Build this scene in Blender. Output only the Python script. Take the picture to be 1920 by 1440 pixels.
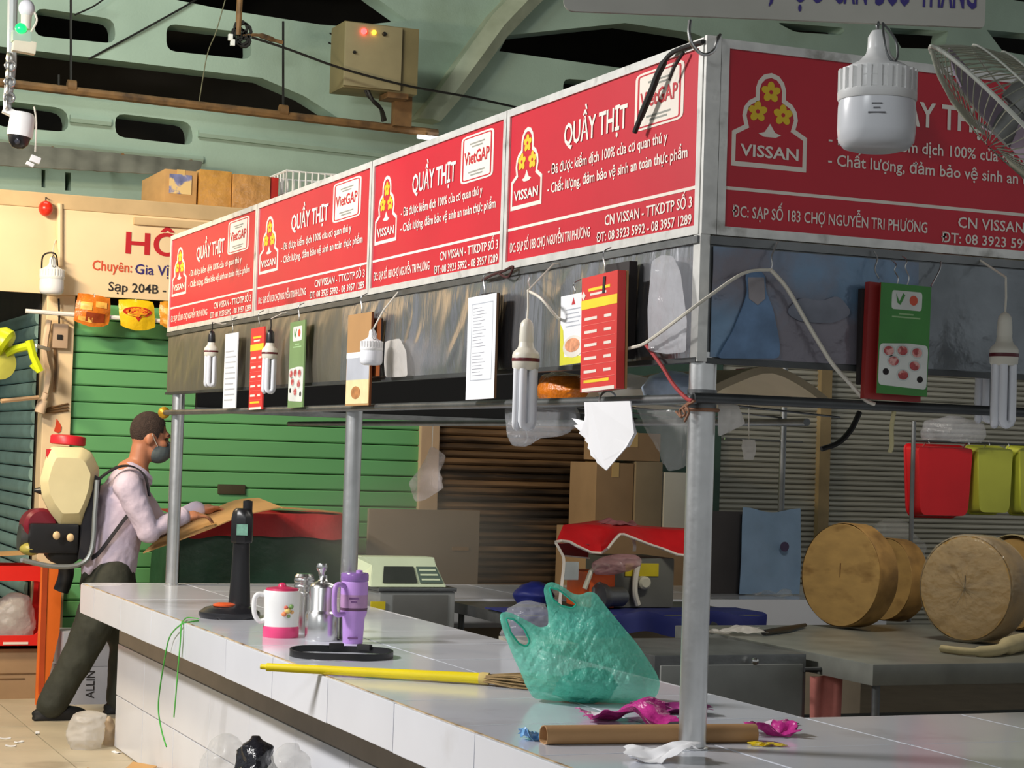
import bpy, bmesh, math, random
from mathutils import Vector, Matrix, noise
random.seed(7)
scn = bpy.context.scene
COL = scn.collection
for o in list(bpy.data.objects): bpy.data.objects.remove(o)
PI = math.pi
V = Vector

# ------------------------------------------------------------------ camera
F, YAW, PIT, ROLL = 3778.1, .3973, .0341, .0322          # focal length in px of a 1920 px wide frame
CAM = V((-2.2937, -4.3101, 1.5))
FW = V((math.sin(YAW)*math.cos(PIT), math.cos(YAW)*math.cos(PIT), math.sin(PIT)))
RT = V((math.cos(YAW), -math.sin(YAW), 0))
UP = RT.cross(FW)
cR, sR = math.cos(ROLL), math.sin(ROLL)
cr, cu = RT*cR + UP*sR, UP*cR - RT*sR
cam = bpy.data.cameras.new('camera'); cam.sensor_fit = 'HORIZONTAL'; cam.sensor_width = 36
cam.lens = F/1920*36; cam.clip_end = 200; cam.clip_start = .05
co = bpy.data.objects.new('camera', cam); COL.objects.link(co)
mw = Matrix.Identity(4)
for i in range(3):
    mw[i][0] = cr[i]; mw[i][1] = cu[i]; mw[i][2] = -FW[i]; mw[i][3] = CAM[i]
co.matrix_world = mw
scn.camera = co
def ray(px, py):
    return FW + cr*((px-960)/F) + cu*((720-py)/F)
def PY(px, py, y): r = ray(px, py); return CAM + r*((y-CAM.y)/r.y)
def PX(px, py, x): r = ray(px, py); return CAM + r*((x-CAM.x)/r.x)
def PZ(px, py, z): r = ray(px, py); return CAM + r*((z-CAM.z)/r.z)
def PD(px, py, d): return CAM + ray(px, py)*d

# ------------------------------------------------------------------ world, hall lamps and added fill lights, exposure
w = bpy.data.worlds.new('world'); scn.world = w; w.use_nodes = True
w.node_tree.nodes['Background'].inputs[0].default_value = (.93, .97, 1.0, 1)
w.node_tree.nodes['Background'].inputs[1].default_value = .27
def area(name, loc, target, sx, sy, power, col, spread=PI):
    l = bpy.data.lights.new(name, 'AREA'); l.shape = 'RECTANGLE'; l.size = sx; l.size_y = sy
    l.energy = power; l.color = col; l.spread = spread
    o = bpy.data.objects.new(name, l); COL.objects.link(o); o.location = loc
    o.rotation_euler = (V(target)-V(loc)).to_track_quat('-Z', 'Y').to_euler()
    return o
area('aisle_tube_lamp', (-3.6, 2.2, 3.7), (-.6, 2.6, 1.0), 1.3, .25, 160, (1, .97, .95))
area('front_fill', (-4.4, -3.2, 3.9), (-.5, 1.0, 1.0), 1.3, .25, 30, (.95, .98, 1))  # added weak fill from the camera side, stands for no known fixture
area('kiosk_lamp', (-2.0, 5.6, 3.3), (.3, 7.4, 1.4), .8, .2, 66, (1, .80, .54))
area('hall_high_lamp', (-.5, 7.4, 5.6), (1.5, 10.4, 4.0), 2.0, .4, 52, (.95, 1.0, .90))
area('stall_fill', (1.9, 2.2, 2.75), (1.9, 3.4, .6), .6, .2, 15, (1, .95, .85))  # added fill to lift the blocks and stall interior, not a fitted lamp
scn.view_settings.view_transform = 'Standard'; scn.view_settings.look = 'None'
scn.view_settings.exposure = .62; scn.view_settings.gamma = 1; scn.view_settings.use_curve_mapping = False

# ------------------------------------------------------------------ materials
def lin(c):
    return tuple(((x/255)/12.92 if x/255 <= .04045 else ((x/255+.055)/1.055)**2.4) for x in c[:3]) + (1,)
MATS = {}
def mat(name, col, rough=.6, metal=0., var=.15, scale=6., bump=0., bscale=60., stretch=(1,1,1), col2=None,
        c2lo=.5, c2hi=.7, alpha=1., emit=0., trans=0., spec=.5, tile_var=0., thr=0., sss=0.):
    if name in MATS: return MATS[name]
    m = bpy.data.materials.new(name); m.use_nodes = True
    nt = m.node_tree; b = nt.nodes['Principled BSDF']; L = nt.links.new
    base = lin(col)
    b.inputs['Roughness'].default_value = rough; b.inputs['Metallic'].default_value = metal
    b.inputs['Specular IOR Level'].default_value = spec
    b.inputs['Alpha'].default_value = alpha
    if trans: b.inputs['Transmission Weight'].default_value = trans
    if sss: b.inputs['Subsurface Weight'].default_value = sss; b.inputs['Subsurface Radius'].default_value = (.01, .004, .002)
    g = nt.nodes.new('ShaderNodeNewGeometry'); mp = nt.nodes.new('ShaderNodeMapping'); mp.inputs['Scale'].default_value = stretch
    L(g.outputs['Position'], mp.inputs['Vector'])
    n = nt.nodes.new('ShaderNodeTexNoise'); n.inputs['Scale'].default_value = scale; n.inputs['Detail'].default_value = 5
    L(mp.outputs[0], n.inputs['Vector'])
    mr = nt.nodes.new('ShaderNodeMapRange'); mr.inputs[1].default_value = .3; mr.inputs[2].default_value = .7
    mr.inputs[3].default_value = 1-var; mr.inputs[4].default_value = 1+var
    L(n.outputs['Fac'], mr.inputs[0])
    hsv = nt.nodes.new('ShaderNodeHueSaturation'); hsv.inputs['Color'].default_value = base
    val = mr.outputs[0]
    if tile_var:
        oi = nt.nodes.new('ShaderNodeObjectInfo'); m2 = nt.nodes.new('ShaderNodeMapRange')
        m2.inputs[3].default_value = 1-tile_var; m2.inputs[4].default_value = 1+tile_var
        L(oi.outputs['Random'], m2.inputs[0])
        mu = nt.nodes.new('ShaderNodeMath'); mu.operation = 'MULTIPLY'
        L(val, mu.inputs[0]); L(m2.outputs[0], mu.inputs[1]); val = mu.outputs[0]
    L(val, hsv.inputs['Value'])
    out = hsv.outputs[0]
    if col2:
        n2 = nt.nodes.new('ShaderNodeTexNoise'); n2.inputs['Scale'].default_value = scale*.6; n2.inputs['Detail'].default_value = 6
        ad = nt.nodes.new('ShaderNodeVectorMath'); ad.operation = 'ADD'; ad.inputs[1].default_value = (13.1, 4.7, 9.3)
        L(mp.outputs[0], ad.inputs[0]); L(ad.outputs[0], n2.inputs['Vector'])
        r2 = nt.nodes.new('ShaderNodeMapRange'); r2.inputs[1].default_value = c2lo; r2.inputs[2].default_value = c2hi
        L(n2.outputs['Fac'], r2.inputs[0])
        mx = nt.nodes.new('ShaderNodeMix'); mx.data_type = 'RGBA'
        L(r2.outputs[0], mx.inputs[0]); L(out, mx.inputs[6]); mx.inputs[7].default_value = lin(col2)
        out = mx.outputs[2]
    L(out, b.inputs['Base Color'])
    if emit:
        b.inputs['Emission Color'].default_value = base; b.inputs['Emission Strength'].default_value = emit
    if bump:
        n3 = nt.nodes.new('ShaderNodeTexNoise'); n3.inputs['Scale'].default_value = bscale; n3.inputs['Detail'].default_value = 4
        L(mp.outputs[0], n3.inputs['Vector'])
        bp = nt.nodes.new('ShaderNodeBump'); bp.inputs['Strength'].default_value = bump; bp.inputs['Distance'].default_value = .02
        L(n3.outputs['Fac'], bp.inputs['Height']); L(bp.outputs[0], b.inputs['Normal'])
    if thr:                                                   # light passing through thin plastic
        t = nt.nodes.new('ShaderNodeBsdfTranslucent'); t.inputs[0].default_value = base
        ms = nt.nodes.new('ShaderNodeMixShader'); ms.inputs[0].default_value = thr
        tp = nt.nodes.new('ShaderNodeBsdfTransparent'); ms2 = nt.nodes.new('ShaderNodeMixShader'); ms2.inputs[0].default_value = 1-alpha
        b.inputs['Alpha'].default_value = 1
        L(b.outputs[0], ms.inputs[1]); L(t.outputs[0], ms.inputs[2])
        L(ms.outputs[0], ms2.inputs[1]); L(tp.outputs[0], ms2.inputs[2])
        L(ms2.outputs[0], nt.nodes['Material Output'].inputs[0])
    MATS[name] = m
    return m

# ------------------------------------------------------------------ mesh helpers
def basis(d, up=V((0,0,1))):
    d = V(d).normalized()
    if abs(d.dot(up)) > .98: up = V((0,1,0)) if abs(d.y) < .9 else V((1,0,0))
    a = d.cross(up).normalized(); return a, a.cross(d).normalized(), d
class MB:
    def __init__(s): s.v = []; s.f = []
    def add(s, vs, fs):
        k = len(s.v); s.v += [V(p) for p in vs]; s.f += [[i+k for i in f] for f in fs]; return s
    def box(s, c, d, R=None):
        c = V(c); x, y, z = d[0]/2, d[1]/2, d[2]/2
        vs = [V((a*x, b*y, e*z)) for a in (-1,1) for b in (-1,1) for e in (-1,1)]
        if R is not None: vs = [R @ p for p in vs]
        return s.add([p+c for p in vs], [(0,1,3,2),(4,6,7,5),(0,4,5,1),(2,3,7,6),(0,2,6,4),(1,5,7,3)])
    def bb(s, x0, x1, y0, y1, z0, z1): return s.box(((x0+x1)/2,(y0+y1)/2,(z0+z1)/2),(x1-x0,y1-y0,z1-z0))
    def tube(s, pts, r, n=8, cap=True, closed=False):
        pts = [V(p) for p in pts]; m = len(pts); rs = r if isinstance(r, (list, tuple)) else [r]*m
        a = None; vs = []
        for i, p in enumerate(pts):
            q0 = pts[i-1] if (i or closed) else p; q1 = pts[(i+1) % m] if (i < m-1 or closed) else p
            d = (q1-q0); d = d.normalized() if d.length > 1e-9 else V((0,0,1))
            if a is None: a = basis(d)[0]
            a = (a - d*a.dot(d)); a = a.normalized() if a.length > 1e-6 else basis(d)[0]
            b = d.cross(a)
            vs += [p + (a*math.cos(2*PI*k/n) + b*math.sin(2*PI*k/n))*rs[i] for k in range(n)]
        fs = []
        for i in range(m if closed else m-1):
            j = (i+1) % m
            fs += [(i*n+k, i*n+(k+1)%n, j*n+(k+1)%n, j*n+k) for k in range(n)]
        if cap and not closed: fs += [tuple(range(n))[::-1], tuple(range((m-1)*n, m*n))]
        return s.add(vs, fs)
    def ribbon(s, pts, wdir, wd, t=.002):
        wv = V(wdir).normalized()*wd/2; vs = []; pts = [V(p) for p in pts]; m = len(pts)
        for i, p in enumerate(pts):
            d = (pts[min(i+1, m-1)]-pts[max(i-1, 0)]).normalized(); nn = d.cross(wv).normalized()*t/2
            vs += [p-wv-nn, p+wv-nn, p+wv+nn, p-wv+nn]
        fs = []
        for i in range(m-1): fs += [(i*4+k, i*4+(k+1)%4, i*4+4+(k+1)%4, i*4+4+k) for k in range(4)]
        fs += [(3,2,1,0), (4*m-4, 4*m-3, 4*m-2, 4*m-1)]
        return s.add(vs, fs)
    def lathe(s, prof, n=24, c=(0,0,0), ax=(0,0,1), sq=(1,1)):
        a, b, d = basis(ax); c = V(c); vs = []; fs = []; m = len(prof)
        for r, z in prof:
            vs += [c + d*z + (a*math.cos(2*PI*k/n)*sq[0] + b*math.sin(2*PI*k/n)*sq[1])*max(r, 1e-4) for k in range(n)]
        for i in range(m-1): fs += [(i*n+k, i*n+(k+1)%n, (i+1)*n+(k+1)%n, (i+1)*n+k) for k in range(n)]
        fs += [tuple(range(n))[::-1], tuple(range((m-1)*n, m*n))]
        return s.add(vs, fs)
    def ell(s, c, r, R=None, n=16, m=10):
        vs = []; fs = []; c = V(c)
        for i in range(1, m):
            t = PI*i/m
            for k in range(n):
                p = V((r[0]*math.sin(t)*math.cos(2*PI*k/n), r[1]*math.sin(t)*math.sin(2*PI*k/n), r[2]*math.cos(t)))
                vs.append(c + (R @ p if R is not None else p))
        for i in range(m-2): fs += [(i*n+k, (i+1)*n+k, (i+1)*n+(k+1)%n, i*n+(k+1)%n) for k in range(n)]
        t = V((0,0,r[2])); t = R @ t if R is not None else t
        k0 = len(vs); vs += [c+t, c-t]
        fs += [(k0, k, (k+1)%n) for k in range(n)] + [(k0+1, (m-2)*n+(k+1)%n, (m-2)*n+k) for k in range(n)]
        return s.add(vs, fs)
    def cap(s, pts, rs, n=14):                                 # rounded tapered limb
        s.tube(pts, rs, n)
        for p, r in zip(pts, rs): s.ell(p, (r, r, r), n=n, m=8)
        return s
    def prism(s, pts, d):                                      # planar polygon pts pushed along d
        pts = [V(p) for p in pts]; d = V(d); n = len(pts)
        return s.add(pts + [p+d for p in pts], [tuple(range(n))[::-1], tuple(range(n, 2*n))] + [(k, (k+1)%n, n+(k+1)%n, n+k) for k in range(n)])
    def ring(s, outer, inner, d):
        o = [V(p) for p in outer]; i = [V(p) for p in inner]; d = V(d); n = len(o)
        fs = []
        for k in range(n):
            j = (k+1) % n
            fs += [(k, j, n+j, n+k), (2*n+k, 3*n+k, 3*n+j, 2*n+j), (k, 2*n+k, 2*n+j, j), (n+k, n+j, 3*n+j, 3*n+k)]
        return s.add(o + i + [p+d for p in o] + [p+d for p in i], fs)
    def sheet(s, fn, nu, nv, t=.004):                          # fn(u,v) surface with thickness
        P = [[V(fn(i/nu, j/nv)) for j in range(nv+1)] for i in range(nu+1)]
        k = (nv+1); vs = []; vb = []
        for i in range(nu+1):
            for j in range(nv+1):
                du = P[min(i+1,nu)][j]-P[max(i-1,0)][j]; dv = P[i][min(j+1,nv)]-P[i][max(j-1,0)]
                nn = du.cross(dv); nn = nn.normalized() if nn.length > 1e-9 else V((0,0,1))
                vs.append(P[i][j]); vb.append(P[i][j]-nn*t)
        N = len(vs); fs = []
        for i in range(nu):
            for j in range(nv):
                a, b, c, d = i*k+j, (i+1)*k+j, (i+1)*k+j+1, i*k+j+1
                fs += [(a,b,c,d), (N+a,N+d,N+c,N+b)]
        for i in range(nu):
            for j in (0, nv):
                a, b = i*k+j, (i+1)*k+j
                fs.append((a,N+a,N+b,b) if j == 0 else (a,b,N+b,N+a))
        for j in range(nv):
            for i in (0, nu):
                a, b = i*k+j, i*k+j+1
                fs.append((a,b,N+b,N+a) if i == 0 else (a,N+a,N+b,b))
        return s.add(vs+vb, fs)
    def blob(s, o, u, wv, rows, n=30, m=26, cr=.01, seed=0, fq=9., pw=1.):   # crumpled bag: rows (z, cx, half width, half depth)
        o = V(o); u = V(u).normalized(); wv = V(wv).normalized(); vs = []; fs = []
        def at(t):
            x = t*(len(rows)-1); i = min(int(x), len(rows)-2); k = x-i
            return [a*(1-k)+b*k for a, b in zip(rows[i], rows[i+1])]
        for i in range(m+1):
            z, cx, hw, hd = at(i/m)
            for k in range(n):
                a = 2*PI*k/n; ca, sa = math.cos(a), math.sin(a)
                ca = math.copysign(abs(ca)**pw, ca); sa = math.copysign(abs(sa)**pw, sa)
                p = o + u*(cx+hw*ca) + wv*(hd*sa) + V((0,0,z))
                q = p*fq + V((seed*3.1, seed*1.7, seed))
                e = (1-abs(noise.noise(q))*2.2)*.6 + (1-abs(noise.noise(q*2.3))*2.2)*.4
                p = p + (u*ca + wv*sa)*cr*e*min(1, hw/.03)
                p.z += cr*.5*noise.noise(q*1.7)*min(1., 4*(i/m), 4*(1-i/m))
                vs.append(p)
        for i in range(m): fs += [(i*n+k, i*n+(k+1)%n, (i+1)*n+(k+1)%n, (i+1)*n+k) for k in range(n)]
        fs += [tuple(range(n))[::-1], tuple(range(m*n, m*n+n))]
        return s.add(vs, fs)
    def mesh(s, name, off=V((0,0,0)), smooth=40, bev=0):
        me = bpy.data.meshes.new(name)
        me.from_pydata([tuple(p-off) for p in s.v], [], s.f); me.update()
        bm = bmesh.new(); bm.from_mesh(me)
        bmesh.ops.recalc_face_normals(bm, faces=bm.faces)
        if bev: bmesh.ops.bevel(bm, geom=bm.edges[:], offset=bev, segments=2, profile=.7, affect='EDGES')
        bm.to_mesh(me); bm.free()
        if smooth: me.shade_smooth(); me.set_sharp_from_angle(angle=math.radians(smooth))
        return me
    def build(s, name, m, parent=None, smooth=40, bev=0, kind=None):
        off = parent_loc(parent)
        return obj(name, s.mesh(name, off, smooth, bev), m, parent, kind)
def parent_loc(p):
    l = V((0,0,0))
    while p is not None: l = l + p.location; p = p.parent
    return l
def obj(name, me, m, parent=None, kind=None):
    o = bpy.data.objects.new(name, me)
    if m is not None and not me.materials: me.materials.append(m)
    COL.objects.link(o); o.parent = parent
    if kind: o['kind'] = kind
    return o
def tag(o, label, cat, group=None):
    o['label'] = label; o['category'] = cat
    if group: o['group'] = group
    return o
def thing(name, label, cat, loc=(0,0,0), group=None):
    o = bpy.data.objects.new(name, None); o.empty_display_size = .05; COL.objects.link(o); o.location = loc
    return tag(o, label, cat, group)
def dup(t, loc, rz=0, label=None, group=None, sc=None):
    def cp(o, par):
        c = o.copy(); COL.objects.link(c); c.parent = par
        for ch in [x for x in bpy.data.objects if x.parent == o]: cp(ch, c)
        return c
    c = cp(t, None); c.location = loc; c.rotation_euler = (0,0,rz)
    if sc: c.scale = (sc,)*3
    if label: c['label'] = label
    if group: c['group'] = group
    return c
def struct(name, mb, m, smooth=0, parent=None, bev=0):
    o = mb.build(name, m, parent, smooth=smooth, bev=bev)
    if parent is None: o['kind'] = 'structure'
    return o
def evalmesh(o):
    dg = bpy.context.evaluated_depsgraph_get(); dg.update()
    return bpy.data.meshes.new_from_object(o.evaluated_get(dg))
def plate(outer, holes, thick, rnd=0):                        # flat plate in XZ with holes, via a filled curve
    cu_ = bpy.data.curves.new('plate', 'CURVE'); cu_.dimensions = '2D'; cu_.fill_mode = 'BOTH'; cu_.extrude = thick/2
    for poly in [outer]+holes:
        sp = cu_.splines.new('POLY'); sp.points.add(len(poly)-1); sp.use_cyclic_u = True
        for q, (a, b) in zip(sp.points, poly): q.co = (a, b, 0, 1)
    o = bpy.data.objects.new('plate', cu_); COL.objects.link(o)
    me = evalmesh(o); bpy.data.objects.remove(o); bpy.data.curves.remove(cu_)
    me.transform(Matrix(((1,0,0,0),(0,0,-1,0),(0,1,0,0),(0,0,0,1))))
    return me
def rounded(poly, r, k=3):
    out = []; n = len(poly)
    for i in range(n):
        p = V((*poly[i], 0)); a = (V((*poly[i-1], 0))-p); b = (V((*poly[(i+1) % n], 0))-p)
        ra = min(r, a.length*.45); rb = min(r, b.length*.45); p0 = p+a.normalized()*ra; p1 = p+b.normalized()*rb
        for j in range(k+1):
            t = j/k; q = p0*(1-t)**2 + p*2*t*(1-t) + p1*t*t; out.append((q.x, q.y))
    return out
TXT = {}
def text_geo(s, bold=.0):
    key = (s, bold)
    if key not in TXT:
        c = bpy.data.curves.new('t', 'FONT'); c.body = s; c.size = 1; c.resolution_u = 2; c.offset = bold; c.extrude = 0
        o = bpy.data.objects.new('t', c); COL.objects.link(o); me = evalmesh(o)
        bpy.data.objects.remove(o); bpy.data.curves.remove(c)
        vs = [v.co.copy() for v in me.vertices]; fs = [tuple(p.vertices) for p in me.polygons]
        bpy.data.meshes.remove(me)
        x0 = min(v.x for v in vs); x1 = max(v.x for v in vs)
        TXT[key] = (vs, fs, x0, x1)
    return TXT[key]
def text(s, o, u, v, width=None, cap=.1, m=None, parent=None, name='lettering', bold=.0, align='L', height=None):
    """o baseline origin; cap = capital height (font cap height is about .72 of size); width stretches it sideways"""
    vs, fs, x0, x1 = text_geo(s, bold); o = V(o); u = V(u); v = V(v)
    sy = cap/.73; sx = width/(x1-x0) if width else sy
    sh = {'L': -x0, 'C': -(x0+x1)/2, 'R': -x1}[align]
    mb = MB(); mb.add([o + u*((p.x+sh)*sx) + v*(p.y*sy) for p in vs], fs)
    off = parent_loc(parent); me = bpy.data.meshes.new(name); me.from_pydata([tuple(p-off) for p in mb.v], [], mb.f); me.update()
    return obj(name, me, m, parent)
def attach(name, pts, r, m, parent):                          # a tube given in world space under a moved or scaled thing
    o = MB().tube(pts, r, 6).build(name, m, None); o.parent = parent
    o.matrix_parent_inverse = Matrix.LocRotScale(parent.location, None, parent.scale).inverted(); return o
def sag(a, b, k, n=10):
    a, b = V(a), V(b); return [a.lerp(b, i/n) + V((0,0,-k*4*(i/n)*(1-i/n))) for i in range(n+1)]
def arc(c, u, v, r, a0, a1, n=12):
    c, u, v = V(c), V(u).normalized(), V(v).normalized()
    return [c + (u*math.cos(a0+(a1-a0)*i/n) + v*math.sin(a0+(a1-a0)*i/n))*r for i in range(n+1)]
def smoothpath(pts, n=6):
    pts = [V(p) for p in pts]; out = []
    for i in range(len(pts)-1):
        p0, p1, p2, p3 = pts[max(i-1,0)], pts[i], pts[i+1], pts[min(i+2, len(pts)-1)]
        for j in range(n):
            t = j/n; out.append(.5*((2*p1)+(p2-p0)*t+(2*p0-5*p1+4*p2-p3)*t*t+(3*p1-p0-3*p2+p3)*t**3))
    return out+[pts[-1]]
EX, EY, EZ = V((1,0,0)), V((0,1,0)), V((0,0,1))
def inside(p, poly):
    r = False; n = len(poly)
    for i in range(n):
        a, b = poly[i], poly[i-1]
        if (a[1] > p[1]) != (b[1] > p[1]) and p[0] < (b[0]-a[0])*(p[1]-a[1])/(b[1]-a[1])+a[0]: r = not r
    return r
def nearest(p, polys):
    best = 1e9; bq = p
    for poly in polys:
        for i in range(len(poly)):
            ax_, ay_ = poly[i-1]; bx_, by_ = poly[i]; dx, dy = bx_-ax_, by_-ay_; L2 = dx*dx+dy*dy
            t = max(0, min(1, ((p[0]-ax_)*dx+(p[1]-ay_)*dy)/L2)) if L2 else 0
            q = (ax_+t*dx, ay_+t*dy); d = (q[0]-p[0])**2+(q[1]-p[1])**2
            if d < best: best = d; bq = q
    return math.sqrt(best), bq
def polybag(outer, holes, place, nrm, step, depth, fold=.006, fq=(.05,.012), seed=0, lean=0., rnd=6, puff=30.):
    """thin bag skin: outline and holes in photo px, place(px,py) -> 3D point, depth(px,py) half thickness"""
    outer = rounded(outer, rnd, 3); holes = [rounded(h, rnd*.6, 3) for h in holes]; polys = [outer]+holes; nrm = V(nrm)
    x0, x1 = min(p[0] for p in outer), max(p[0] for p in outer); y0, y1 = min(p[1] for p in outer), max(p[1] for p in outer)
    nx, ny = int((x1-x0)/step)+2, int((y1-y0)/step)+2; cell = set(); used = {}
    ok = lambda q: inside(q, outer) and not any(inside(q, h) for h in holes)
    for i in range(nx):
        for j in range(ny):
            if ok((x0+(i+.5)*step, y0+(j+.5)*step)): cell.add((i,j))
    vid = {}; fr = []; bk = []
    cnt = {}
    for i, j in cell:
        for c in ((i,j),(i+1,j),(i+1,j+1),(i,j+1)): cnt[c] = cnt.get(c, 0)+1
    for c, k in cnt.items():
        p = (x0+c[0]*step, y0+c[1]*step); d, q = nearest(p, polys)
        if k < 4: p = q; d = 0
        t = depth(*p)*min(1, d/puff)**.55
        z = V(((p[0]+lean*p[1])*fq[0], p[1]*fq[1], seed)); rg = (1-2.2*abs(noise.noise(z)))*.7+(1-2.2*abs(noise.noise(z*2.1+V((3,1,0)))))*.35
        off = fold*rg*min(1, d/8)
        P = place(*p); vid[c] = len(fr); fr.append(P-nrm*(-t)*1.0+nrm*off); bk.append(P-nrm*t+nrm*off*.6 if d > 0 else P+nrm*off)
    N = len(fr); fs = []
    for i, j in cell:
        a, b, c, d = (vid[(i,j)], vid[(i+1,j)], vid[(i+1,j+1)], vid[(i,j+1)]); fs += [(a,b,c,d), (N+a,N+d,N+c,N+b)]
    mb = MB(); mb.add(fr+bk, fs)
    return mb

# ------------------------------------------------------------------ palette
green_paint = mat('green_paint', (160,182,166), .7, var=.12, scale=1.5, col2=(118,132,104), c2lo=.52, c2hi=.8, bump=.1)
pale_paint = mat('pale_paint', (176,184,160), .7, var=.15, scale=3, col2=(120,128,100), c2lo=.5, c2hi=.75)
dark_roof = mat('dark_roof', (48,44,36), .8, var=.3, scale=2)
rust = mat('rust', (120,88,52), .7, var=.3, scale=9, col2=(60,44,30))
cream = mat('cream', (240,214,172), .6, var=.05, scale=3)
cream_trim = mat('cream_trim', (206,178,134), .6, var=.12, scale=5)
shutter_green = mat('shutter_green', (106,176,114), .5, var=.05, scale=4, stretch=(.3,1,1), tile_var=.04)
shutter_teal = mat('shutter_teal', (132,168,168), .28, metal=.35, var=.2, scale=6, tile_var=.12)
shutter_brown = mat('shutter_brown', (124,96,66), .6, metal=.1, var=.4, scale=5, stretch=(.5,1,5), col2=(44,33,24), c2lo=.45, c2hi=.65, tile_var=.25)
shutter_grey = mat('shutter_grey', (176,174,160), .55, metal=.2, var=.12, scale=5, stretch=(.5,1,4), tile_var=.1)
steel = mat('steel', (212,212,210), .34, metal=1, var=.08, scale=12, bump=.04, bscale=25)
dull_steel = mat('dull_steel', (120,122,122), .42, metal=.85, var=.25, scale=7, bump=.05)
dark_steel = mat('dark_steel', (84,86,86), .45, metal=.7, var=.25, scale=6)
alu = mat('alu', (220,219,213), .4, metal=.3, var=.12, scale=20, col2=(120,116,104), c2lo=.6, c2hi=.8)
film = mat('film', (172,173,176), .26, metal=.85, var=.1, scale=3, stretch=(1,3,.7), bump=.22, bscale=8)
film_dull = mat('film_dull', (140,134,120), .36, metal=.7, var=.12, scale=3, stretch=(1,3,.7), bump=.25, bscale=6)
red_sign = mat('red_sign', (200,28,48), .42, var=.06, scale=3, col2=(120,16,30), c2lo=.66, c2hi=.8)
white_print = mat('white_print', (238,228,214), .5, var=.03)
white_text = mat('white_text', (240,232,220), .5, var=.02)
red_text = mat('red_text', (196,30,40), .5, var=.03)
navy_text = mat('navy_text', (52,40,120), .5, var=.03)
black_text = mat('black_text', (40,38,40), .5, var=.03)
orange_text = mat('orange_text', (214,84,52), .5, var=.03)
yellow_flower = mat('yellow_flower', (232,196,40), .5, var=.05)
tile_white = mat('tile_white', (226,228,234), .22, var=.03, scale=3, tile_var=.02, col2=(196,194,192), c2lo=.68, c2hi=.85)
tile_top = mat('tile_top', (214,218,227), .14, var=.04, scale=3, tile_var=.03, col2=(172,172,172), c2lo=.62, c2hi=.8)
grout = mat('grout', (150,138,120), .9, var=.2, scale=30)
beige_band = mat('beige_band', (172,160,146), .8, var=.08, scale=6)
tile_floor = mat('tile_floor', (196,184,158), .45, var=.08, scale=4, tile_var=.05, col2=(150,136,112), c2lo=.6, c2hi=.8)
floor_base = mat('floor_base', (96,88,76), .8, var=.15)
black_plastic = mat('black_plastic', (26,26,28), .35, var=.1)
matte_black = mat('matte_black', (18,17,17), .7, var=.15)
white_plastic = mat('white_plastic', (236,236,234), .3, var=.03)
bulb_white = mat('bulb_white', (232,234,238), .25, var=.02)
ceramic = mat('ceramic', (226,222,206), .4, var=.06)
cardboard = mat('cardboard', (192,150,96), .8, var=.08, scale=6, stretch=(1,1,3))
cardboard_dull = mat('cardboard_dull', (164,134,100), .85, var=.08, scale=6)
kraft = mat('kraft', (176,136,92), .75, var=.05, scale=8)
clear_bag = mat('clear_bag', (222,222,218), .14, var=.05, alpha=.24, thr=.25, bump=.5, bscale=22)
white_bag = mat('white_bag', (232,228,222), .3, var=.05, alpha=.62, thr=.35, bump=.4, bscale=25)
grey_bag = mat('grey_bag', (184,186,190), .16, var=.06, alpha=.34, thr=.25, bump=.5, bscale=22)
teal_bag = mat('teal_bag', (128,230,208), .13, var=.08, scale=12, alpha=.62, thr=.5, bump=.9, bscale=38, spec=.8)
teal_bag_edge = mat('teal_bag_edge', (64,206,176), .25, var=.05, alpha=.95, thr=.3)
black_bag = mat('black_bag', (30,30,36), .18, var=.1, bump=.6, bscale=25)
cord_white = mat('cord_white', (222,216,200), .5, var=.05)
cord_black = mat('cord_black', (24,22,20), .6, var=.1)
STEM = {}

# ------------------------------------------------------------------ the hall
fl = MB().bb(-14, 16, -10, 16, -.12, -.008); floor = struct('floor', fl, floor_base)
tme = MB().box((0,0,-.005), (.394,.394,.022)).mesh('floor_tile', smooth=0, bev=.002); tme.materials.append(tile_floor)
for i in range(9):
    for j in range(11):
        o = obj('floor_tile', tme, None, floor); o.location = (-2.7+i*.4, 3.7+j*.4, .0)
        o.rotation_euler = (random.uniform(-.002,.002), random.uniform(-.002,.002), 0)
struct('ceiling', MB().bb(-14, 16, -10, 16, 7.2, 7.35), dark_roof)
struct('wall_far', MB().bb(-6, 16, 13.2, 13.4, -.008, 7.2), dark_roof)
YG = 10.5
def G(px, py, y=YG-.12): p = PY(px, py, y); return (p.x, p.z)
def GP(*pts, r=0): q = [G(*p) for p in pts]; return rounded(q, r) if r else q
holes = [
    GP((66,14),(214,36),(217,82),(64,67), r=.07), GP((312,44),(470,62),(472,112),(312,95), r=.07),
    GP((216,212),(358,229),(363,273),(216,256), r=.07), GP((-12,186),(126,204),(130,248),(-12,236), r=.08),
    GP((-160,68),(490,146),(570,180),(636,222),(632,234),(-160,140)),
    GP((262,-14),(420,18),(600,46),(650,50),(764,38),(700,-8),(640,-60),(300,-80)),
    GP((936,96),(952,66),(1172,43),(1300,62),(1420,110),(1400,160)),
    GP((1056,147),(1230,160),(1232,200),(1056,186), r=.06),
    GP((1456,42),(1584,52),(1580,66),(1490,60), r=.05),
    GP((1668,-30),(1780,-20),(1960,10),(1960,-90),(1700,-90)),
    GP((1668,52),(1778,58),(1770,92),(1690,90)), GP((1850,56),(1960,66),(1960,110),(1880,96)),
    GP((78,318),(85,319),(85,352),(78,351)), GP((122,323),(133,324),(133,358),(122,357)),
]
c0, c1 = G(-400, 100), G(2600, 100)
outer = [(-5, 0), (14, 0), (14, 7.0), (-5, 7.0)]
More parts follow.
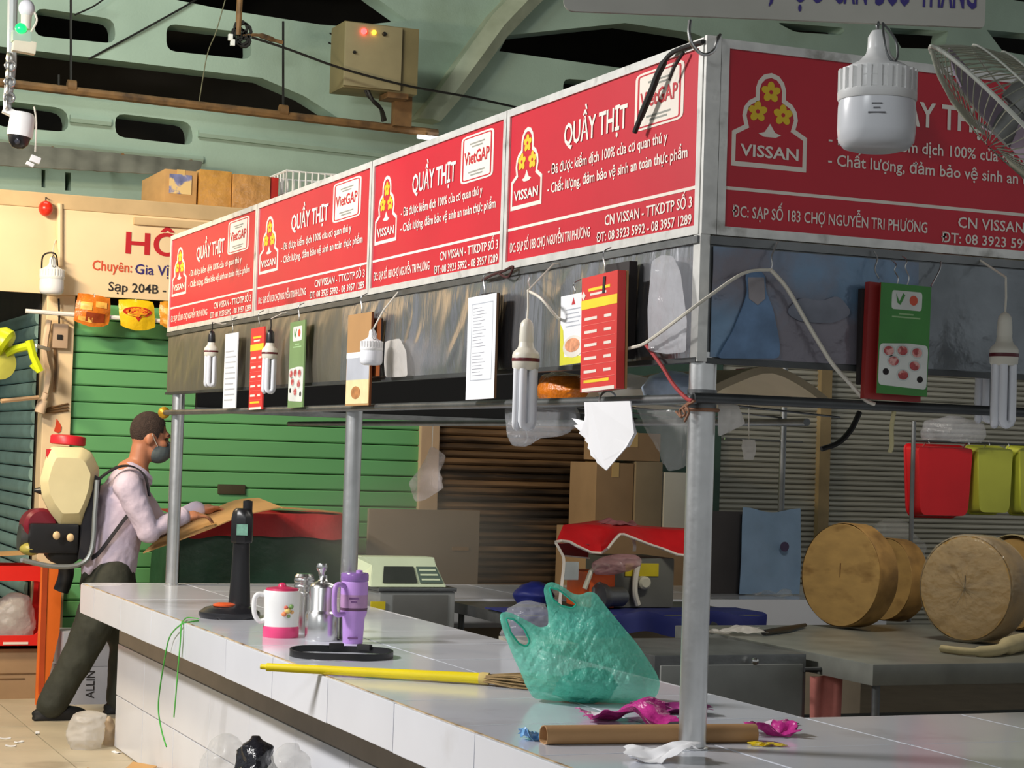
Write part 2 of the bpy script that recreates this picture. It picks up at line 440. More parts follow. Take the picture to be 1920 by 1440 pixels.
wb = obj('wall_back', plate(outer, holes, .24), green_paint); wb.location = (0, YG, 0); wb['kind'] = 'structure'
# diagonal haunch rib of the concrete frame, with its ridge
rib = MB(); L = [(950,0),(925,26),(872,100),(819,176),(782,222)]; R_ = [(1004,14),(952,68),(910,126),(866,182),(826,228)]
L = [(985,-50)]+L; R_ = [(1060,-40)]+R_
Lw = [PY(x, y, YG-.3) for x, y in L]; Rw = [PY(x, y, YG-.3) for x, y in R_]; Mw = [a.lerp(b, .55)+V((0,-.07,0)) for a, b in zip(Lw, Rw)]
n = len(Lw); dv = V((0,.3,0))
vs = Lw+Mw+Rw+[p+dv for p in Lw]+[p+dv for p in Rw]; fs = []
for i in range(n-1):
    fs += [(i,i+1,n+i+1,n+i), (n+i,n+i+1,2*n+i+1,2*n+i), (i,3*n+i,3*n+i+1,i+1), (2*n+i,2*n+i+1,4*n+i+1,4*n+i), (3*n+i,4*n+i,4*n+i+1,3*n+i+1)]
fs += [(0,n,2*n,4*n,3*n), (n-1,4*n-1,5*n-1,3*n-1,2*n-1)]
rib.add(vs, fs); struct('trim_1', rib, pale_paint)
# shallow mouldings on the girder
tr = MB()
for a, b in [((131,222),(208,230)), ((372,250),(1000,322)), ((-60,256),(380,300))]:
    p, q = PY(*a, YG-.14), PY(*b, YG-.14); tr.tube([p, q], .03, 6)
struct('trim_2', tr, green_paint)
# lowest beam edge under the slots: grey sheet awning
sh = MB(); a, b, c, d = PY(-60,262,9.9), PY(380,304,9.9), PY(372,332,9.7), PY(-60,308,9.7)
sh.sheet(lambda u, v: a.lerp(b, u).lerp(d.lerp(c, u), v) + V((0, .015*math.sin(u*70), 0)), 60, 3, .006)
aw = thing('awning', 'grey corrugated awning sheet hung on the green wall above the spice kiosk', 'awning', PY(160,285,9.9))
sh.build('awning_sheet', mat('grey_sheet', (110,108,98), .7, var=.3, scale=4), aw)
for k in (.05,.35,.65,.95): q = a.lerp(b, k); MB().tube([q, V((q.x, YG-.12, q.z+.02))], .012, 6).build('bracket', rust, aw)
# rusty pipe with hangers
pp = thing('service_pipe', 'long rusty brown service pipe hung below the green girder', 'pipe', PY(400, 205, 9.8))
MB().tube([PY(-60,148,9.8), PY(820,250,9.8)], .032, 8).build('pipe', rust, pp)
for x, y0, y1 in [(133,-40,168), (531,40,212), (110,140,160)]:
    MB().tube([PY(x, y0, 9.8), PY(x, y1, 9.8)], .009, 6).build('hanger_rod', cord_black, pp)
for x, y in [(134,160), (531,206)]:
    MB().lathe([(.045,-.03),(.045,.03)], 10, PY(x, y+2, 9.8), (1,0,-.02)).build('clamp', rust, pp)
# cables in the roof space
def cable(label, pts, r, m, name='cable', grp=None):
    return tag(MB().tube(smoothpath(pts), r, 6).build(name, m), label, 'cable', grp)
cable('thin black cable slanting across the green girder between two slots', [PY(166,111,10.376), PY(260,60,10.35), PY(350,10,10.35), PY(380,-10,10.376)], .008, cord_black)
cable('short thin cable beside the upper slot near the white dome bulb', [PY(140,28,10.2), PY(175,12,10.2), PY(200,-6,10.2)], .007, cord_black)
cable('long black cable sagging from the brown drop rod past the control box', [PY(472,70,9.5), PY(540,92,9.5), PY(640,128,9.5), PY(760,160,9.5), PY(880,182,9.6), PY(985,205,9.9), PY(1040,216,10.37)], .009, cord_black)
cable('stringy beige cord dangling in front of the roof slot', [PY(425,-10,9.6), PY(405,60,9.6), PY(388,105,9.7), PY(372,200,9.8)], .004, mat('cord_dim',(110,108,84),.8))
cable('thin hooked wire on the green wall beside the control box', [PY(618,62,10.376), PY(635,72,10.376), PY(634,86,10.376), PY(616,80,10.376)], .006, cord_black)
rd = thing('drop_rod', 'brown drop rod with taped cable knot and white clips', 'rod', PY(450, 60, 9.5))
MB().tube([PY(452,-40,9.5), PY(446,66,9.5)], .022, 8).build('rod', rust, rd)
kn = MB()
for k in range(5):
    c = PY(452+6*math.sin(k*2.1), 52+6*k, 9.5); kn.tube(arc(c, EX, EZ, .045+.008*(k % 2), 0, 2*PI, 10)[:-1], .012, 6, closed=True)
kn.build('cable_knot', cord_black, rd)
for x, y in [(432,70),(436,80)]: MB().box(PY(x, y, 9.45), (.03,.03,.045)).build('clip', white_plastic, rd, bev=.004)
MB().tube(smoothpath([PY(455,66,9.5), PY(485,66,9.5), PY(510,74,9.5), PY(530,80,9.5)]), [.012]*7+[.02]*6+[.014]*6, 6).build('tape_wrap', rust, rd)
# control box
cb = thing('control_box', 'beige metal control box with red and yellow indicator lamps on a short post', 'control box', PY(725, 200, 9.55))
p0, p1 = PY(649,40,9.6), PY(749,165,9.6); h = p0.z-p1.z
box_m = mat('box_beige', (150,138,104), .6, var=.08)
xr = PY(797,160,9.75).x
MB().bb(p0.x, p1.x+.01, 9.6, 9.63, PY(700,165,9.6).z, PY(700,46,9.6).z).build('door', box_m, cb, bev=.006)
MB().bb(p0.x, p1.x+.15, 9.63, 9.95, PY(700,168,9.6).z, PY(700,43,9.6).z).build('body', mat('box_side', (128,116,80), .65, var=.1), cb, bev=.006)
for x, y, m_, r in [(682,59,mat('lamp_red', (255,40,40), .3, emit=9), .022), (701,61,mat('lamp_yellow', (255,190,30), .3, emit=6), .016), (720,64,matte_black,.016), (664,98,matte_black,.012)]:
    MB().lathe([(r,-.01),(r,.012),(r*.6,.022)], 12, PY(x, y, 9.6), (0,-1,0)).build('indicator_lamp' if y < 80 else 'lock', m_, cb)
MB().bb(PY(745,0,9.75).x, PY(777,0,9.75).x, 9.72, 9.8, PY(760,238,9.75).z, PY(760,175,9.75).z).build('post', rust, cb)
MB().tube(smoothpath([PY(688,166,9.65), PY(700,190,9.65), PY(715,205,9.7), PY(722,226,9.75)]), .014, 6).build('conduit', cord_black, cb)
MB().tube(smoothpath([PY(684,166,9.66), PY(692,182,9.66), PY(712,200,9.72), PY(718,228,9.76)]), .012, 6).build('conduit', cord_black, cb)
MB().box(PY(738,183,9.7), (.16,.2,.04)).build('bracket', rust, cb)
tl_ = thing('tube_lamp', 'short bright white tube lamp end above the red signs', 'lamp', PY(805,258,9.7))
MB().tube([PY(783,256,9.7), PY(900,268,9.7)], .015, 10).build('tube', mat('tube_lit', (245,250,255), .3, emit=4), tl_)
MB().tube([PY(800,257,9.7), PY(800,247,9.8)], .008, 6).build('bracket', rust, tl_)

# ------------------------------------------------------------------ row of kiosks along Y = YK
YK = 7.77
def zx(px, py, y=YK): p = PY(px, py, y); return p.x, p.z
RZ = PY(300, 378, YK-.09).z
struct('wall_kiosk', MB().bb(-.12, 7.6, YK+.12, YK+.2, -.008, RZ-.02), mat('inner_dark', (58,50,42), .9, var=.1))
struct('trim_3', MB().bb(-1.9, 7.6, YK-.09, YK+2.2, RZ-.09, RZ), cream_trim, bev=.006)          # kiosk roof edge
fz0 = zx(150, 556)[1]
fa = thing('kiosk_sign', 'cream fascia board of the spice kiosk with red and navy lettering', 'sign', (.9, YK, fz0))
MB().bb(zx(112,400)[0], zx(817,860)[0], YK-.08, YK-.05, fz0, RZ-.09).build('board', cream, fa, bev=.004)
MB().bb(-1.9, zx(112,400)[0]-.008, YK-.078, YK-.05, fz0, RZ-.09).build('board', cream, fa, bev=.004)
MB().bb(zx(245,400)[0], zx(800,860)[0], YK-.11, YK-.07, RZ-.15, RZ-.105).build('lamp_batten', cream_trim, fa, bev=.006)
MB().tube([PY(112,382,YK-.095), PY(112,500,YK-.095)], .017, 8).build('conduit', cream, fa)
def kt(s, a, b, capz, m_, bold=0.):      # lettering between two pixels on the fascia
    p = PY(*a, YK-.084); q = PY(*b, YK-.084)
    text(s, p, EX, EZ, width=(q.x-p.x), cap=capz, m=m_, parent=fa, bold=bold)
kt('HỒ', (235,474), (337,482), .132, red_text, .02)
kt('Chuyên:', (173,506), (247,514), .062, orange_text, .012)
kt('Gia Vị', (253,513), (316,519), .062, navy_text, .012)
kt('Sạp 204B -', (203,545), (311,552), .056, black_text, .012)
# pillars
x0, x1 = zx(80,700)[0], zx(133,700)[0]
struct('trim_4', MB().bb(x0, x1, YK-.05, YK+.12, -.008, fz0+.02), cream, bev=.006)
xa, xb = zx(783,860)[0], zx(818,860)[0]
struct('trim_5', MB().bb(xa, xb, YK-.05, YK+.12, -.008, RZ-.09), mat('pillar_tan', (206,178,146), .7, var=.12, scale=4), bev=.006)
xg0, xg1 = zx(1136,900)[0], zx(1345,900)[0]
struct('trim_6', MB().bb(xg0-.05, xg1, YK-.04, YK+.12, -.008, RZ-.09), mat('wall_green_dark', (58,84,72), .7, var=.15), bev=.006)
# roller shutters, every slat a part
def shutter(label, x0, x1, z0, z1, pitch, m_, y=YK, along=EX, origin=None, depth=.022, name='roller_shutter'):
    t = thing(name, label, 'shutter', origin or V((x0, y, z0)))
    nrm = V((0,-1,0)) if along == EX else V((-1,0,0))
    prof = [(0,0),(.10,.55),(.35,1),(.7,.95),(.92,.5),(.93,0)] if depth > .013 else [(0,0),(.04,.7),(.1,1),(.9,1),(.95,.7),(.96,0)]
    Lg = x1-x0; mb = MB(); k = len(prof); vs = []
    for e in (0, Lg):
        vs += [along*e + nrm*(b*depth) + EZ*(a*pitch) for a, b in prof]
    fs = [(i, i+1, k+i+1, k+i) for i in range(k-1)] + [tuple(range(k))[::-1], tuple(range(k, 2*k)), (k-1, 0, k, 2*k-1)]
    mb.add(vs, fs); me = mb.mesh('slat', smooth=30); me.materials.append(m_)
    n = int((z1-z0)/pitch)
    for i in range(n):
        o = obj('slat', me, None, t); o.location = (0, 0, i*pitch)
    return t
gp = abs(zx(450,776)[1]-zx(450,806)[1])
gs = shutter('green roller shutter with wide flat slats behind the sprayer man', x1, xa, .05, fz0, gp, shutter_green, depth=.012)
MB().bb(zx(441,0)[0], zx(491,0)[0], YK-.03, YK, zx(466,927)[1], zx(466,909)[1]).build('handle', mat('handle_bronze', (70,66,46), .5, var=.1), gs, bev=.004)
shutter('rusty brown roller shutter with narrow slats beside the green one', xb, xg0-.05, .05, 2.75, .047, shutter_brown, depth=.02)
shutter('pale grey roller shutter behind the chopping blocks', xg1, 7.4, .05, 2.75, .036, shutter_grey, depth=.016)
struct('trim_7', MB().bb(zx(1528,860)[0], zx(1548,860)[0], YK-.06, YK, -.008, 2.75), mat('post_brown', (150,130,92), .7, var=.2))
ts = shutter('teal metallic roller shutter on the side of the kiosk corner', 0, 2.4, .05, fz0-.02, .085, shutter_teal, along=EY, origin=V((x0-.02, YK+.1, .05)))
struct('wall_left', MB().bb(x0-.01, x0+.02, YK+.12, YK+2.55, -.008, RZ-.1), MATS['inner_dark'])
# white hanging rail over the packets
hr = thing('hanging_rail', 'slim white hanging rail above the spice packets', 'rail', PY(190,594,YK-.22))
MB().tube([PY(48,583,YK-.22), PY(330,604,YK-.22)], .013, 8).build('rail', white_plastic, hr)
for px in (118, 320): q = PY(px, 583+(px-48)*.0745, YK-.22); MB().tube([q, q+V((0,.19,.0)), q+V((0,.19,.08))], .007, 6).build('bracket', white_plastic, hr)
def packet(label, px, m1, extra, drop=0):
    (ax, ay), (bx, by), (cx_, cy_), (dx, dy) = px
    P = [PY(q[0], q[1], YK-.238-drop) for q in px]
    t = thing('spice_packet', label, 'packet', (P[0]+P[1])/2, 'spice packets hung under the kiosk sign')
    def fn(u, v):
        p = P[0].lerp(P[1], u).lerp(P[3].lerp(P[2], u), v)
        return p + V((0, -.03*math.sin(PI*u)*math.sin(PI*v) + .006*noise.noise(p*30), -.02*math.sin(PI*u)*(v**4)))
    MB().sheet(fn, 14, 14, .012).build('pouch', m1, t)
    def on(u, v, d=.0135): return fn(u, v)+V((0,-d,0))
    extra(t, on)
    MB().tube(arc((P[0]+P[1])/2+V((0,0,-.005)), EY, EZ, .018, -.9, PI+.9), .002, 5).build('hook', steel, t)
def pk1(t, on):
    for a, b, c, d, m_ in [(.12,.28,.45,.55, 'orange_lt'), (.55,.2,.9,.42,'orange_lt'), (.3,.62,.85,.9,'orange_dk'), (.1,.78,.5,.92,'orange_lt')]:
        mm = mat(m_, (250,190,90) if m_ == 'orange_lt' else (150,60,20), .4, var=.3, scale=25)
        MB().sheet(lambda u, v: on(a+(c-a)*u, b+(d-b)*v), 6, 5, .003).build('printed_patch', mm, t)
def pk2(t, on):
    c = (.5, .5)
    def emb(sx, sy, d, m_):
        pts = [on(.5+sx*math.cos(q), .44-sy*math.sin(q)*(1.0), d) for q in [2*PI*i/28 for i in range(28)]]
        pts[21] = on(.5, .44+sy*1.75, d); mb = MB(); mb.prism(pts, (0,-.003,0)); mb.build('emblem', m_, t)
    emb(.42, .19, .014, mat('emblem_red', (206,50,28), .4)); emb(.34, .12, .018, mat('emblem_orange', (244,150,40), .4))
    text('MAGGI', on(.22, .49, .024), EX, EZ, width=(on(.78,.5)-on(.22,.5)).length, cap=.03, m=mat('emblem_red', (206,50,28)), parent=t, bold=.02)
packet('orange noodle packet clipped to the white rail', [(146,550),(206,560),(203,609),(138,601)], mat('packet_orange', (222,124,36), .3, var=.12, scale=20, bump=.2), pk1)
packet('yellow packet with red oval emblem clipped to the white rail', [(222,562),(286,566),(290,614),(226,610)], mat('packet_yellow', (250,206,30), .3, var=.04, bump=.15), pk2)
packet('amber packet half hidden beside the stall sign', [(300,566),(352,570),(352,612),(300,608)], mat('packet_amber', (222,150,40), .3, var=.15, scale=20, bump=.2), pk1)
# lamp, lantern, socket and cords on the pillar
ln = thing('paper_lantern', 'small round red lantern hanging from the kiosk roof edge', 'lantern', PY(86, 378, YK-.135))
MB().ell(PY(86,391,YK-.135), (.043,.043,.046), n=16, m=12).build('globe', mat('lantern_red', (224,50,30), .3, var=.1), ln)
MB().tube([PY(86,370,YK-.088), PY(86,371,YK-.135), PY(86,381,YK-.135)], .004, 6).build('string', cord_black, ln)
sk = thing('wall_socket', 'grey socket box with black switch on the cream pillar', 'socket', PY(112, 650, YK-.05))
MB().box(PY(112,630,YK-.075), (.088,.05,.145)).build('box', mat('socket_grey', (186,160,134), .5, var=.04), sk, bev=.006)
MB().box(PY(112,632,YK-.104), (.03,.012,.028)).build('switch', matte_black, sk, bev=.002)
MB().tube(smoothpath([PY(110,560,YK-.1), PY(111,585,YK-.09), PY(111,608,YK-.08)]), .006, 6).build('cord', cord_black, sk)
cable('white cord with tape drooping down the cream pillar', [PY(92,600,YK-.12), PY(84,660,YK-.1), PY(92,700,YK-.09), PY(88,728,YK-.1), PY(86,739,YK-.115)], .018, mat('cord_cream', (228,200,168), .6))
cable('dark cord hanging beside the socket on the cream pillar', [PY(103,654,YK-.07), PY(104,700,YK-.065), PY(101,735,YK-.065)], .008, rust)
bt = thing('tied_cord_bundle', 'cream cloth bundle tied to the pillar with dark cord', 'bundle', PY(80, 775, YK-.1))
MB().tube(smoothpath([PY(86,738,YK-.12), PY(80,755,YK-.12), PY(74,774,YK-.12)]), [.02]*5+[.032]*8, 10).build('bundle', mat('cord_cream', (228,200,168)), bt)
for k in range(3): MB().tube(smoothpath([PY(80,768+3*k,YK-.1), PY(105,762+5*k,YK-.065), PY(128,757+6*k,YK-.06)]), .006, 5).build('tie_cord', rust, bt)
fm = tag(MB().prism([PY(x, y, YK-.053) for x, y in [(101,808),(104,798),(106,785),(111,792),(115,800),(114,808),(109,812)]], (0,-.004,0)).build('flame_sticker', mat('sticker_red', (214,70,36), .5)), 'red flame sticker on the cream pillar', 'sticker')
# lime clip fan at the teal shutter
lf = thing('clip_fan', 'lime green plastic clip fan fixed beside the teal shutter', 'fan', PY(60, 690, 7.4))
lime = mat('lime', (206,222,30), .35, var=.08)
MB().lathe([(.0,-.07),(.05,-.06),(.085,-.02),(.09,.03),(.07,.05),(.0,.05)], 20, PY(2,640,7.4), (.75,-.3,-.5)).build('motor_housing', lime, lf)
MB().lathe([(.0,-.02),(.085,-.015),(.09,.01),(.0,.02)], 20, PY(2,682,7.4), (.3,-.9,-.1)).build('guard', mat('lime_pale', (206,206,96), .4), lf)
MB().tube(smoothpath([PY(10,664,7.4), PY(28,655,7.4), PY(55,648,7.4), PY(56,640,7.4)]), .024, 8).build('arm', lime, lf)
MB().tube([PY(54,638,7.38), PY(62,668,7.38), PY(75,697,7.38)], .024, 6).build('clamp', lime, lf)
MB().tube([PY(75,697,7.38), PY(64,690,7.38), PY(58,684,7.38)], .014, 6).build('clamp_jaw', lime, lf)
MB().tube([PY(66,648,7.38), PY(92,655,YK-.06)], .012, 6).build('mount_bar', white_plastic, lf)
tag(MB().tube([PY(2,752,7.55), PY(72,745,7.6)], .014, 6).build('wooden_stick', mat('stick_wood', (206,170,130), .7, var=.15)), 'pale wooden stick across the teal shutter', 'stick')

# ------------------------------------------------------------------ goods on the kiosk roof
def boxed(name, label, cat, x0, x1, y0, y1, z0, z1, m_, group=None, tape=True, seam=True):
    t = thing(name, label, cat, ((x0+x1)/2, (y0+y1)/2, z0), group)
    MB().bb(x0, x1, y0, y1, z0, z1).build('carton', m_, t, bev=.006)
    if tape:
        tp = mat('tape', (214,178,110), .25, var=.05); xm = (x0+x1)/2; e = .0025
        MB().bb(xm-.025, xm+.025, y0-e, y0, z1-.09, z1+e).build('tape', tp, t)
        MB().bb(xm-.025, xm+.025, y0, y1, z1, z1+e).build('tape', tp, t)
    if seam:
        MB().bb(x0+.004, x1-.004, (y0+y1)/2-.002, (y0+y1)/2+.002, z1, z1+.002).build('flap_seam', rust, t)
    return t
ca = zx(307,380,7.9)[0]; cbx = zx(368,380,7.9)[0]; zt_ = zx(330,318,7.9)[1]
t = boxed('carton', 'brown carton with a coloured picture sticker on the kiosk roof', 'box', ca, cbx, 7.9, 8.55, RZ, zt_, cardboard, 'cartons on the kiosk roof')
a, b = zx(317,362,7.893), zx(360,329,7.893)
st = MB().bb(a[0], b[0], 7.894, 7.899, a[1], b[1]).build('picture_sticker', mat('sticker_blue', (120,126,170), .4, var=.4, scale=16, col2=(230,200,140), c2lo=.5, c2hi=.55), t)
t2 = boxed('carton', 'plain square brown carton wrapped in shiny tape on the kiosk roof', 'box', zx(373,380,7.88)[0], zx(433,380,7.88)[0], 7.88, 8.4, RZ, zx(400,319,7.88)[1], mat('cardboard_shiny', (196,146,74), .25, var=.15, scale=14, bump=.4, bscale=18), 'cartons on the kiosk roof', tape=False)
t3 = boxed('carton', 'crumpled brown carton in glossy film with a red end on the kiosk roof', 'box', zx(436,380,7.86)[0], zx(506,380,7.86)[0], 7.86, 8.35, RZ, zx(470,328,7.86)[1], mat('cardboard_film', (190,142,84), .2, var=.2, scale=14, bump=.7, bscale=14), 'cartons on the kiosk roof', tape=False)
MB().bb(zx(507,380,7.86)[0], zx(522,380,7.86)[0], 7.87, 8.3, RZ, zx(515,332,7.86)[1]).build('red_end', mat('end_red', (190,40,30), .5), t3, bev=.004)
bk = thing('wire_basket', 'white wire basket holding folded plastic on the kiosk roof', 'basket', (zx(565,380,7.9)[0], 8.1, RZ))
bx0, bx1, bz1 = zx(536,370,7.9)[0], zx(632,370,7.9)[0], zx(560,322,7.9)[1]
wr = MB()
for k in range(9):
    x = bx0+(bx1-bx0)*k/8; wr.tube([(x,7.9,RZ+.005),(x,7.9,bz1)], .006, 5); wr.tube([(x,8.3,RZ+.005),(x,8.3,bz1)], .006, 5)
for k in range(7):
    y = 7.9+.4*k/6; wr.tube([(bx0,y,RZ+.005),(bx0,y,bz1)], .006, 5); wr.tube([(bx1,y,RZ+.005),(bx1,y,bz1)], .006, 5)
for z in (RZ+.006, (RZ+bz1)/2, bz1): wr.tube([(bx0,7.9,z),(bx1,7.9,z),(bx1,8.3,z),(bx0,8.3,z)], .009, 6, closed=True)
wr.build('wire_frame', white_plastic, bk)
MB().blob(((bx0+bx1)/2, 8.1, RZ+.01), EX, EY, [(0,.02,.17,.13),(.06,.02,.18,.14),(.13,.02,.15,.11),(.155,.02,.03,.03)], cr=.015, seed=4).build('folded_plastic', grey_bag, bk)

# ------------------------------------------------------------------ security camera and emergency lamp
DC = 9.0
sc_ = thing('security_camera', 'white dome security camera with black eye on a hanging conduit', 'camera', PD(36, 232, DC))
MB().tube([PD(24,-30,DC), PD(22,120,DC), PD(14,190,DC), PD(14,212,DC)], [.022,.022,.02,.018], 8).build('conduit', mat('conduit_grey', (170,176,176), .5, var=.1), sc_)
cc = MB()
for k in range(7):
    y = 108+15*k; c = PD(18+(2 if k % 2 else -3)-k*.5, y, DC-.03); cc.tube(arc(c, EX if k % 2 else EY, EZ, .022, 0, 2*PI, 10)[:-1], .006, 6, closed=True)
cc.build('chain', steel, sc_)
MB().box(PD(26,214,DC), (.10,.05,.03), Matrix.Rotation(.35, 3, 'Y')).build('bracket', white_plastic, sc_, bev=.006)
c = PD(40,236,DC)
MB().lathe([(.0,.06),(.045,.058),(.056,.04),(.058,-.03),(.056,-.05),(0,-.05)], 22, c, (.12,0,1)).build('housing', white_plastic, sc_)
MB().lathe([(.0,-.105),(.025,-.1),(.043,-.08),(.05,-.05),(0,-.045)], 22, c, (.12,0,1)).build('eye_dome', black_plastic, sc_)
MB().lathe([(.0,-.018),(.012,-.012),(.012,.01),(0,.012)], 12, c+V((-.02,-.045,-.075)), (.3,.8,.4)).build('lens', mat('lens', (60,62,70), .1), sc_)
MB().tube(smoothpath([PD(64,200,DC), PD(68,230,DC), PD(66,285,DC)]), .004, 5).build('cord', cord_white, sc_)
MB().box(PD(66,299,DC), (.045,.02,.03), Matrix.Rotation(.3,3,'Y')).build('plug', white_plastic, sc_, bev=.004)
MB().box(PD(56,308,DC), (.035,.02,.018), Matrix.Rotation(.4,3,'Y')).build('plug', white_plastic, sc_, bev=.004)
em = thing('emergency_lamp', 'white emergency lamp with round bulb and glowing green light', 'lamp', PD(45, 90, DC-.1))
MB().ell(PD(50,16,DC-.1), (.036,.036,.04)).build('bulb', bulb_white, em)
MB().lathe([(.022,-.03),(.024,.03),(.02,.04)], 14, PD(49,42,DC-.1)).build('socket', ceramic, em)
MB().ell(PD(39,54,DC-.12), (.026,.026,.026)).build('green_light', mat('green_glow', (20,214,90), .3, emit=1.6), em)
MB().box(PD(40,70,DC-.1), (.085,.06,.05)).build('bracket', mat('em_grey', (170,196,176), .4), em, bev=.01)
MB().box(PD(45,88,DC-.1), (.10,.05,.055), Matrix.Rotation(.08,3,'Y')).build('case', mat('em_white', (220,214,190), .4), em, bev=.006)
MB().tube([PD(40,70,DC-.1), PD(23,70,DC)], .012, 8).build('arm', mat('em_grey', (170,196,176)), em)
MB().tube(smoothpath([PD(62,18,DC-.1), PD(69,38,DC-.1), PD(58,60,DC-.1)]), .005, 6).build('cord', cord_white, em)

# ------------------------------------------------------------------ counter
CT, XC, XI, YI, YE = .80, -.408, .62, .488, 5.572
XW, YN = -.20, -1.25
ctr = thing('market_counter', 'long white tiled market counter with thick overhanging slab', 'counter', (0, 2.5, 0))
body = mat('concrete', (160,156,150), .85, var=.1)
sl = MB(); sl.prism([(XC+.012,YN,CT-.135),(3.6,YN,CT-.135),(3.6,YI,CT-.135),(XI,YI,CT-.135),(XI,4.62,CT-.135),(3.6,4.62,CT-.135),(3.6,YE-.012,CT-.135),(XC+.1,YE-.012,CT-.135),(XC+.012,YE-.08,CT-.135)], (0,0,.127))
sl.build('slab', grout, ctr, smooth=0)
wl = MB(); wl.bb(XW, XW+.1, YN+.2, YE-.06, 0, CT-.13); wl.bb(XW, 3.5, YN+.2, YN+.3, 0, CT-.13); wl.bb(XI-.12, XI-.04, YI, 4.7, 0, CT-.13)
wl.bb(XW, 3.5, YE-.16, YE-.06, 0, CT-.13); wl.bb(XI-.04, 3.5, 4.68, 4.76, 0, CT-.13); wl.bb(XI-.1, 3.5, YI-.1, YI-.04, 0, CT-.13)
wl.build('support_wall', mat('wall_tan', (176,160,138), .8, var=.1), ctr, smooth=0)
# tiles: fascia, top, wall
def tile_mesh(sx, sy, sz, m_):
    me = MB().box((0,0,0), (sx,sy,sz)).mesh('tile', smooth=0, bev=.0025); me.materials.append(m_); return me
fw_ = .6; fas = tile_mesh(.012, fw_-.004, .136, tile_white)
y = 4.55+.5*fw_+fw_ ; k = 0
while y > YN:
    if y+fw_/2 > YE-.09:
        y1_ = YE-.1; y0_ = y-fw_/2; MB().bb(XC, XC+.012, y0_+.002, y1_, CT-.136, CT).build('fascia_tile', tile_white, ctr, smooth=0); y -= fw_; continue
    o = obj('fascia_tile', fas, None, ctr); o.location = (XC+.006, y-2.5, CT-.068+random.uniform(-.001,.001)); o.rotation_euler = (0, random.uniform(-.006,.006), 0); y -= fw_
MB().lathe([(.098,-.136),(.1,-.13),(.1,-.006),(.097,0)], 32, (XC+.1, YE-.1, CT)).build('rounded_corner', tile_white, ctr)
fas2 = tile_mesh(fw_-.004, .012, .136, tile_white)
x = XC+.1+fw_/2
while x < 3.5:
    o = obj('fascia_tile', fas2, None, ctr); o.location = (x, YE-.006-2.5, CT-.068); x += fw_
for (xa_, xb_, ya_, yb_) in ((XI, 3.6, 4.62, 4.632), (XI-.012, XI, YI, 4.62), (XI, 3.6, YI-.012, YI)):
    MB().bb(xa_, xb_, ya_-(.012 if ya_ == 4.62 else 0), yb_-(.012 if ya_ == 4.62 else 0), CT-.136, CT).build('inner_fascia', tile_white, ctr, smooth=0)
TS = .506; top = tile_mesh(TS-.004, TS-.004, .012, tile_top)
def toptile(x, y):
    o = obj('counter_tile', top, None, ctr); o.location = (x, y-2.5, CT-.006+random.uniform(-.0006,.0006))
j = 0
yy = YE-.012-TS/2
cols = [XC+.016+TS/2, XC+.016+TS*1.5]
while yy > YN:
    for x in cols: toptile(x, yy)
    yy -= TS
rear = tile_mesh(TS-.004, YE-.012-TS-4.61-.004, .012, tile_top)
yv = [YI-TS/2, YI-TS*1.5, YI-TS*2.5, YI-TS*3.5]
for i in range(7):
    for y in yv: toptile(XI+TS*(i+.5), y)
    toptile(XI+TS*(i+.5), YE-.012-TS/2)
    o = obj('counter_tile', rear, None, ctr); o.location = (XI+TS*(i+.5), (YE-.012-TS+4.61)/2-2.5, CT-.006)
# front edge line of worn grout, slightly proud
MB().bb(XC+.010, XC+.018, YN, YE-.1, CT-.008, CT+.0015).build('worn_edge', mat('edge_tan', (186,164,128), .9, var=.35, scale=18, col2=(110,84,56), c2lo=.52, c2hi=.66), ctr, smooth=0)
wt = tile_mesh(.01, .596, .246, tile_white)
for r, zc in ((0, .385), (1, .135)):
    y = YE-.06-.3
    while y > YN+.3:
        o = obj('wall_tile', wt, None, ctr); o.location = (XW-.005, y-2.5, zc); o.rotation_euler = (0, 0, random.uniform(-.002,.002)); y -= .6
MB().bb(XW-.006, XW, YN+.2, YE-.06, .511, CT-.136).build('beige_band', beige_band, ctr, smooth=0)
wt2 = tile_mesh(.396, .01, .246, tile_white)
for zc in (.385, .135):
    for i in range(8):
        o = obj('wall_tile', wt2, None, ctr); o.location = (XW+.2+.4*i, YE-.055-2.5, zc)

# ------------------------------------------------------------------ canopy frame
ZT, ZB, ZS, ZR = 2.523, 2.044, 1.739, 1.643
YL = 5.59
cn = thing('stall_canopy', 'stainless steel canopy frame with posts, rails and fascia around the meat stall', 'stall frame', (.03, 2.5, CT))
for y, r in ((.03,.0335), (2.707,.031), (5.455,.031)):
    MB().lathe([(r+.006,0),(r+.006,.004),(r,.006),(r,ZS-CT+.02)], 28, (.03, y, CT)).build('post', steel, cn)
MB().lathe([(.036,0),(.036,.045)], 28, (.03,.03,ZR-.02)).build('clamp', dull_steel, cn)
MB().tube([(-.018, -.02, ZR), (-.018, YL-.05, ZR)], .0125, 12).build('rail', dull_steel, cn)
MB().tube([(-.02, -.018, ZR+.004), (3.2, -.018, ZR+.004)], .0125, 12).build('rail', dark_steel, cn)
MB().tube([(.55, .4, ZR-.035), (.55, 5.3, ZR-.035)], .011, 10).build('rail', dull_steel, cn)
MB().ell((-.018, YL-.04, ZR), (.03,.03,.03)).build('rail_end', mat('brass', (196,150,40), .35, metal=.5, var=.2), cn)
fb = MB(); fb.bb(.004, .02, 0, YL, ZS, ZB-.003); fb.build('fascia_backing', dull_steel, cn, smooth=0)
